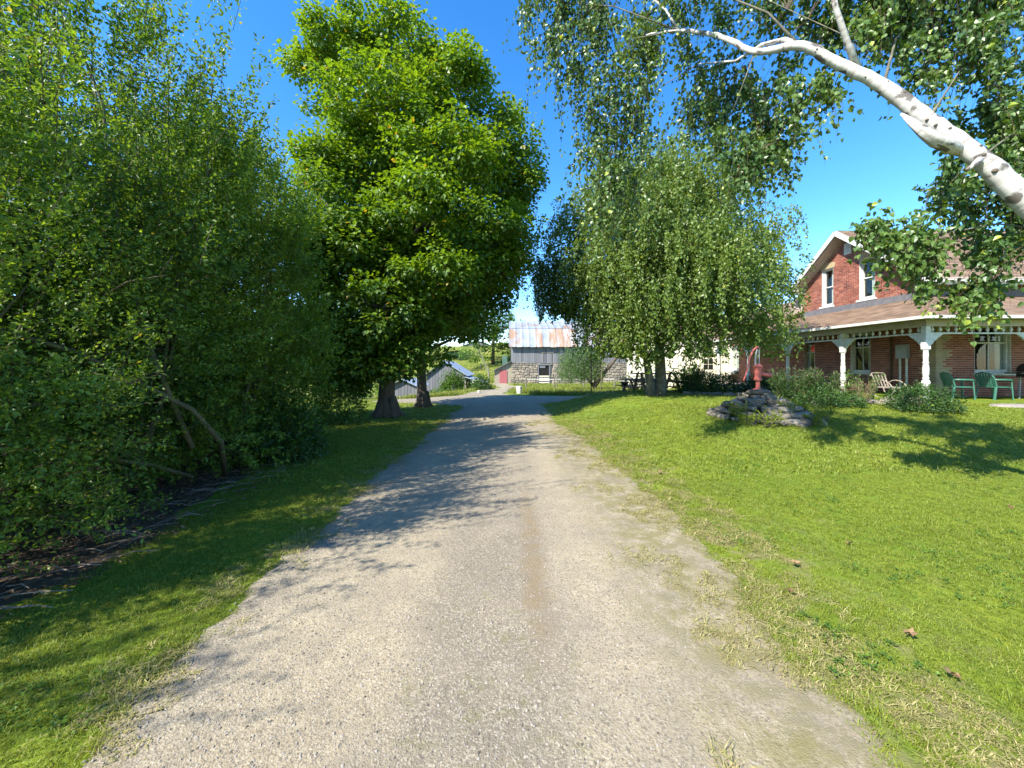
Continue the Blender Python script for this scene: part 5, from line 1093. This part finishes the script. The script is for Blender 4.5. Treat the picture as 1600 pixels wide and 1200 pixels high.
fpost(5.4, 23.5, 2.0, 'thin green pole leaning beside the small tree trunk', None, .035, 'greenbark', 'pole', 'pole', .08)
fpost(3.1, 26.5, 1.7, 'dark steel post standing in the grass left of the small feathery tree', None, .035, 'post', 'post', 'steel_post')
spikes('tall_grass_clump', 6.6, 19.2, 2.0, 1.5, 60, 16, .2, 'bright', 'bright green clump of tall plants behind the urn planter', 2, .2, cat='plant')
fpost(3.45+.1, 17.2, 2.3, 'slim dark pole standing at the far edge of the lawn near the urn', None, .022, 'twig', 'pole', 'pole')

# ------------------------------------------------------------------ things on the lawn
def picnic(x, y, rz, label):
    z = gz(x, y); root = empty('picnic_table', (0, 0, 0), label, 'picnic table')
    for k in range(5): m = MB(); m.box((0, -.32+k*.16, .75), (1.9, .145, .04)); m.build('table_plank', MT['wood'], root)
    for s in (-1, 1): m = MB(); m.box((0, s*.72, .45), (1.9, .25, .04)); m.build('bench', MT['wood'], root)
    for sx in (-.7, .7):
        for s in (-1, 1): m = MB(); m.bar((sx, s*.2, .73), (sx, s*.68, 0), .09, .04); m.build('leg', MT['wood'], root)
        m = MB(); m.box((sx+.05, 0, .41), (.04, 1.6, .09)); m.build('brace', MT['wood'], root)
    root.location = (x, y, z); root.rotation_euler = (0, 0, rz)
picnic(6.0, 16.0, .05, 'weathered wooden picnic table behind the birch trunks, right side showing')
picnic(5.95, 17.5, .2, 'second darker picnic table left of the birch trunks')
m = MB(); m.lathe([(0, .12), (.04, .12), (.07, .05), (.22, .045), (.27, .1), (.36, .17), (.38, .18), (.40, .17)], (0, 0, 0), 14); o = m.build('urn_planter', MT['black']); o.location = (4.75, 16.2, gz(4.75, 16.2)); tag(o, 'small dark urn planter on the lawn left of the birch', 'planter')

# rock pile with the hand pump
rp = empty('rock_pile', (5.8, 8.95, gz(5.8, 8.95)), 'mound of stacked flat grey and tan rocks on the lawn under the red pump', 'rock pile')
def rockme(seed):
    bm = bmesh.new(); bmesh.ops.create_icosphere(bm, subdivisions=2, radius=.5)
    for v in bm.verts:
        n = mnoise.noise(v.co*2.6+Vector((seed*3.7, 0, 0))); n2 = mnoise.noise(v.co*6+Vector((seed, 5, 0))); v.co *= 1+.38*n+.12*n2
        v.co.z = max(-.34, min(.36, v.co.z*1.15)); v.co.x = max(-.44, min(.44, v.co.x))
    me = bpy.data.meshes.new('stone'); bm.to_mesh(me); bm.free(); me.materials.append(MT['rock'] if seed % 3 else MT['rock2']); return me
for k_ in ('rock', 'rock2'):
    t = MT[k_].node_tree; b = t.nodes['Principled BSDF']; lk = b.inputs['Base Color'].links[0]; src = lk.from_socket
    oi = t.nodes.new('ShaderNodeObjectInfo'); mr = t.nodes.new('ShaderNodeMapRange'); mr.inputs[3].default_value = .55; mr.inputs[4].default_value = 1.5; t.links.new(oi.outputs['Random'], mr.inputs[0])
    sc_ = t.nodes.new('ShaderNodeVectorMath'); sc_.operation = 'SCALE'; t.links.new(src, sc_.inputs[0]); t.links.new(mr.outputs[0], sc_.inputs['Scale']); t.links.new(sc_.outputs[0], b.inputs['Base Color'])
rocks = [rockme(k) for k in range(9)]
r = random.Random(4)
def stone(x, y, z, sx, sy, sz, rz, parent=rp, tilt=.12):
    o = bpy.data.objects.new('stone', rocks[r.randrange(9)]); link(o); o.parent = parent; o.location = Vector((x, y, z))-off(parent); o.scale = (sx, sy, sz); o.rotation_euler = (r.uniform(-tilt, tilt), r.uniform(-tilt, tilt), rz); return o
for lay, (R, n, zz) in enumerate([(1.28, 26, .05), (1.05, 20, .15), (.85, 16, .26), (.68, 12, .32), (.50, 9, .41), (.28, 5, .50)]):
    for k in range(n):
        a = 2*PI*k/n+r.uniform(-.1, .1)+lay; x, y = 5.8+math.cos(a)*R*.80, 8.95+math.sin(a)*R*.75; s = r.uniform(.22, .42)
        stone(x, y, gz(x, y)*.5+gz(5.8, 8.95)*.5+zz, s*1.1, s*.72, s*r.uniform(.36, .52), a+PI/2+r.uniform(-.5, .5))
for k in range(10):
    a = r.uniform(PI, 2*PI); x, y = 5.8+math.cos(a)*1.2, 8.95+math.sin(a)*1.05; stone(x, y, gz(x, y)+.03, .25, .2, .13, a)
stone(5.73, 8.95, gz(5.8, 8.95)+.59, .55, .48, .16, .3)
for k, (x, y) in enumerate([(4.95, 8.1), (5.3, 7.9), (6.3, 8.0), (6.75, 8.3), (5.0, 8.5), (6.0, 8.35), (6.5, 8.7)]):
    spikes('grass_clump', x, y, .35, .26+.1*(k % 2), 22, 5, .16, 'grass', ['grass clump at the left foot of the rock pile', 'grass clump before the middle stones of the rock pile', 'grass clump at the right front of the rock pile', 'grass clump at the right foot of the rock pile', 'grass growing between lower left stones of the pile', 'grass tuft among the middle stones of the rock pile', 'grass tuft high among right-hand stones of the pile'][k], 80+k, z=gz(x, y)+(.0 if k < 4 else .14), wr=.1, group='grass clumps in the rock pile')
pz = gz(5.8, 8.95)+.64; pu = empty('hand_pump', (5.73, 8.95, pz), 'faded red cast-iron hand water pump standing on the rock pile', 'pump'); q = (5.73, 8.95, pz)
m = MB(); m.lathe([(0, .10), (.02, .10), (.03, .045), (.20, .042), (.22, .055)], q, 14); m.build('column', MT['pump'], pu, smooth=False)
m = MB(); m.lathe([(.20, .05), (.22, .085), (.26, .085), (.28, .068), (.44, .075), (.50, .085), (.53, .10), (.56, .10), (.57, .06), (.60, .04)], q, 18); m.build('barrel', MT['pump'], pu)
m = MB(); m.tube([(q[0]+.05, q[1], pz+.38), (q[0]+.14, q[1]-.02, pz+.345), (q[0]+.23, q[1]-.04, pz+.34), (q[0]+.275, q[1]-.05, pz+.31)], [.05, .042, .04, .045], 10); m.build('spout', MT['pump'], pu, smooth=True)
m = MB(); m.tube([(q[0]+.03, q[1], pz+.52), (q[0]+.03, q[1], pz+.98)], .012, 8); m.tube([(q[0]-.06, q[1], pz+.55), (q[0]-.05, q[1], pz+.80), (q[0]-.02, q[1], pz+.94)], [.022, .018, .02], 8); m.build('piston_rod', MT['grey_metal'], pu)
m = MB(); m.tube([(q[0]+.06, q[1], pz+.965), (q[0]-.02, q[1], pz+.99), (q[0]-.10, q[1], pz+.93), (q[0]-.19, q[1], pz+.74), (q[0]-.24, q[1]-.02, pz+.52), (q[0]-.31, q[1]-.03, pz+.32), (q[0]-.36, q[1]-.04, pz+.20)], [.018, .024, .025, .021, .017, .016, .019], 9); m.build('handle', MT['pump'], pu, smooth=True)

# flower bed along the porch
spikes('perennial_clump', 8.25, 11.3, 1.1, 1.1, 100, 22, .13, 'shrub', 'tall dark green perennials standing right behind the red hand pump', 92, .12, bloom='seed')
spikes('perennial_clump', 9.0, 11.2, .8, .95, 55, 20, .13, 'shrub', 'tall perennials with dusty pink heads, right of those behind the pump', 93, .05, bloom='seed')
spikes('tall_weed', 8.95, 10.6, .3, 1.1, 5, 24, .14, 'bright', 'single pale green tall weed stem rising beside the flower bed', 94, .4)
shrub('flower_bush', 8.4, 10.6, 1.3, .55, 2200, .06, 'shrub', 'low dark bush with white specks in front of the tall perennials', 'shrub', 12, tb=.2)
for k, (x, y, w_, h) in enumerate([(7.5, 15.2, 1.5, .95), (8.6, 15.6, 1.5, .8), (9.7, 15.0, 1.3, .75), (6.9, 14.6, .9, 1.0)]):
    shrub('bed_shrub', x, y, w_, h, 2200, .08, 'shrub', ['dark spreading shrub just right of the picnic table', 'dark low shrub in the shaded bed, middle of the row', 'dark low shrub in the shaded bed nearest the house', 'feathery upright shrub right beside the birch and table'][k], 'shrub', 20+k, tb=-.1)
spikes('grass_clump', 7.0, 15.4, 1.1, 1.15, 60, 9, .3, 'bright', 'pale feathery ornamental grass in front of the cream wall', 95, .35, wr=.08)
shrub('boxwood_bush', 10.5, 9.85, 1.45, .72, 5200, .055, 'shrub', 'rounded leafy green bush before the corner porch post', 'bush', 31, tb=.25)
shrub('low_bush', 9.15, 10.55, .95, .42, 2200, .05, 'shrub', 'low spreading bush on the lawn left of the rounded bush', 'bush', 32, tb=.35)
spikes('seed_plant', 9.85, 11.1, .8, .75, 40, 14, .08, 'seed', 'dried pinkish-brown seed heads between the two bushes', 96, .1, wr=.4, bloom='seed')
spikes('seed_plant', 11.0, 12.0, .7, .95, 32, 14, .08, 'bright', 'yellow-green thin plant growing behind the corner porch post', 97, .2, wr=.4)
bed = empty('stone_edging', (9, 12, gz(9, 12)), 'row of flat stones edging the flower bed along the porch', 'edging')
for k in range(26):
    t = k/25; x = 6.6+5.0*t; y = 14.3-3.4*min(1, t*1.25)+.12*r.uniform(-1, 1); stone(x, y, gz(x, y)+.05, r.uniform(.3, .5), .28, r.uniform(.14, .24), r.uniform(-.6, .6), bed)
for x, y in ((11.2, 11.0), (11.7, 10.95), (11.0, 11.2), (11.5, 11.15)): stone(x, y, gz(x, y)+.08, .75, .4, .2, .1, bed)
m = MB(); m.lathe([(0, .1), (.001, .55), (.05, .53), (.051, .1)], (0, 0, 0), 16); o = m.build('stepping_stone', MT['concrete'], bevel=.01); o.location = (13.6, 10.35, gz(13.6, 10.35)); o.scale = (1.2, .55, 1.3); tag(o, 'flat pale stepping stone in the grass below the green chairs', 'stepping stone')

# ------------------------------------------------------------------ porch furniture
def chair():
    root = empty('garden_chair', (0, 0, 0), 'green plastic garden armchair', 'chair', 'green plastic chairs on the porch')
    g = MT['green_plastic']
    m = MB(); m.box((0, 0, .42), (.46, .46, .025)); m.box((0, -.23, .405), (.46, .03, .05)); m.box((0, .0, .437), (.40, .40, .012)); m.build('seat', g, root, bevel=.01)
    m = MB(); n = 7
    for k in range(n):
        a = (k-(n-1)/2)/((n-1)/2); xx = a*.20; yy = .23-.05*a*a; h = .44-.10*abs(a)**3; m.bar((xx, yy, .43), (xx*1.1, yy+.12, .43+h), .048, .014)
    pts = [(-.25, .20, .43), (-.26, .28, .72), (-.20, .33, .84), (0, .36, .89), (.20, .33, .84), (.26, .28, .72), (.25, .20, .43)]; m.tube(pts, .02, 6); m.build('backrest', g, root)
    for sx in (-1, 1):
        m = MB(); m.tube([(sx*.26, .27, .66), (sx*.28, .05, .66), (sx*.28, -.18, .65), (sx*.265, -.25, .61)], [.022, .03, .032, .024], 8); m.build('armrest', g, root, smooth=True)
        for sy in (-1, 1):
            m = MB(); a = (sx*.25, sy*.22, .63 if sy < 0 else .43); b = (sx*.27, sy*(.25 if sy < 0 else .29), 0); m.bar(a, b, .055, .03); m.build('leg', g, root, bevel=.006)
    return root
ch = chair(); ch.location = (14.35, 12.35, FL); ch.rotation_euler = (0, 0, 1.2); ch['label'] = 'left green plastic armchair on the porch, turned towards the drive, nearer the corner post'
copy_tree(ch, None, (15.45, 12.3, FL), 1.5, 'right green plastic armchair on the porch, side-on under the window, nearer the grill')
# grill
gr = empty('barbecue_grill', (17.0, 12.4, FL), 'black lidded barbecue grill at the right end under the porch', 'grill')
m = MB(); n = 12; vv = []
for s in (-.38, .38):
    for k in range(n+1): a = PI*k/n; vv.append((17.0+s, 12.4+math.cos(a)*.27, FL+.92+math.sin(a)*.27))
m.add(vv, [tuple(range(n+1)), tuple(range(2*n+1, n, -1))]+[(k, k+1, k+n+2, k+n+1) for k in range(n)]); m.build('lid', MT['black'], gr)
m = MB(); m.box((17.0, 12.4, FL+.82), (.78, .54, .18)); m.build('firebox', MT['black'], gr, bevel=.03)
for s in (-1, 1): m = MB(); m.box((17+s*.62, 12.4, FL+.86), (.42, .42, .035)); m.build('side_shelf', MT['black'], gr)
for sx in (-.33, .33):
    for sy in (-.2, .2): m = MB(); m.bar((17+sx, 12.4+sy, FL+.75), (17+sx*1.1, 12.4+sy, FL), .04); m.build('leg', MT['grey_metal'], gr)
m = MB(); m.tube([(16.75, 12.1, FL+1.0), (17.25, 12.1, FL+1.0)], .018, 8); m.build('handle', MT['grey_metal'], gr)
m = MB(); m.lathe([(0, .12), (.03, .15), (.22, .15), (.30, .07), (.34, .05)], (16.95, 12.4, FL+.02), 14); o = m.build('gas_cylinder', MT['white']); tag(o, 'pale gas cylinder on the porch floor under the black grill', 'gas cylinder')
# table and bench on west porch
tb = empty('porch_table', (12.9, 14.0, FL), 'long narrow wooden table against the porch post by the meter box', 'table')
tb.location = (13.7, 15.4, FL)
m = MB(); m.box((13.7, 15.4, FL+.74), (.7, 1.9, .035)); m.build('tabletop', MT['wood'], tb)
for sx in (-.3, .3):
    for sy in (-.8, .8): m = MB(); m.bar((13.7+sx, 15.4+sy, FL+.72), (13.7-sx*.6, 15.4+sy, FL), .03); m.build('leg', MT['black'], tb)
wc = empty('wicker_chair', (12.95, 13.2, FL), 'low bent-cane rocking chair on the porch between table and corner post', 'chair')
for s in (-.25, .25):
    m = MB(); m.tube([(12.95+s, 13.2+.45*math.cos(a), FL+.33+.33*math.sin(a)) for a in np.linspace(PI, 2*PI, 9)], .018, 7); m.build('rocker', MT['rattan'], wc)
    m = MB(); m.tube([(12.95+s, 13.2+.40*math.cos(a), FL+.25+.35*math.sin(a)) for a in np.linspace(0.1, PI-.1, 9)], .018, 7); m.build('armrest', MT['rattan'], wc)
m = MB(); m.box((12.95, 13.2, FL+.36), (.5, .48, .04)); m.build('seat', MT['rattan'], wc); m = MB(); [m.bar((12.95+.1*(k-2), 13.42, FL+.38), (12.95+.11*(k-2), 13.58, FL+.78), .03, .02) for k in range(5)]; m.tube([(12.68, 13.58, FL+.74), (12.75, 13.6, FL+.84), (13.15, 13.6, FL+.84), (13.22, 13.58, FL+.74)], .018, 6); m.build('backrest', MT['rattan'], wc)
# hummingbird feeders
def feeder(x, y, z, label):
    root = empty('bird_feeder', (x, y, z), label, 'bird feeder', 'red bird feeders hanging under the porch')
    m = MB(); m.lathe([(-.12, .05), (-.10, .085), (-.08, .085), (-.07, .04)], (x, y, z), 12); m.build('base', MT['redglass'], root); m = MB(); m.lathe([(-.07, .04), (.06, .055), (.10, .03)], (x, y, z), 12); m.build('bottle', MT['redglass'], root)
    m = MB(); m.lathe([(.10, .055), (.12, .06), (.135, .02)], (x, y, z), 12); m.tube([(x, y, z+.13), (x, y, 2.54)], .004, 5); m.build('hanger', MT['pump'], root)
feeder(12.5, 15.95, 2.18+.1, 'red bird feeder hanging between the second and third porch posts')
feeder(12.5, 24.0, 2.2, 'small red bird feeder hanging at the far porch end before the cream wall')
# house window box / white box under rear window
m = MB(); m.box((HX-.13, 25.75, 1.05), (.22, .8, .22)); o = m.build('window_box', MT['white'], None, bevel=.01); tag(o, 'white window box under the rear porch window', 'window box')

# fallen leaves
r2 = np.random.default_rng(9)
LV = [(1328,856,'near the middle of the sunny lawn'), (1243,888,'left of the middle of the lawn by the worn edge'), (1236,934,'on the worn grass near the drive edge'), (1420,1000,'low on the lawn, pointing at the drive'), (1487,1066,'nearest the lower right corner'), (1577,799,'near the right picture edge'), (1031,742,'beside the far drive edge')]
for k, (X, Y_, lab) in enumerate(LV):
    D = 1.5*600/(Y_-570)
    for _ in range(3): x = (X-800)*D/600; zz = gz(x, D); D = (1.6-zz)*600/(Y_-570)
    x = (X-800)*D/600; m = MB(); n = 10; a0 = r2.uniform(0, 6.28); s = r2.uniform(.022, .038)
    ring = [(math.cos(a0+2*PI*i/n)*s*(1.0 if i % 2 else .6)*(1.4 if i in (0, 1) else 1), math.sin(a0+2*PI*i/n)*s*(1.0 if i % 2 else .6), .012*math.sin(i*2.3)+.012) for i in range(n)]
    m.add([(0, 0, .0)]+ring, [(0, i+1, (i+1) % n+1) for i in range(n)]); m.tube([(0, 0, 0), (-.05, -.03, .01)], .0015, 4)
    o = m.build('fallen_leaf', MT['deadleaf']); o.location = (x, D, zz+.04); o.rotation_euler = (r2.normal(0, .25), r2.normal(0, .25), 0); tag(o, 'dry brown fallen leaf '+lab, 'leaf', 'fallen brown leaves on the lawn')
# dead twigs under the hedge
r = np.random.default_rng(12); n = 420; x = r.uniform(-7, -3.3, n); y = r.uniform(1.2, 6.2, n); a = r.uniform(0, 6.28, n); L_ = r.uniform(.08, .5, n); zz = ground(x, y)
P = np.stack([np.stack([x+np.cos(a)*L_*t, y+np.sin(a)*L_*t, zz+.03+.03*np.sin(t*3)*r.random(n)], 1) for t in np.linspace(0, 1, 4)], 1)
o = addmesh('dead_twigs', twigmesh('dead_twigs', P, .005, mat('dead_twig', (.24, .19, .14), (.15, .11, .08), 6)), None, 'stuff'); tag(o, 'scattered dry twigs on bare soil beneath the hedge', 'twigs')
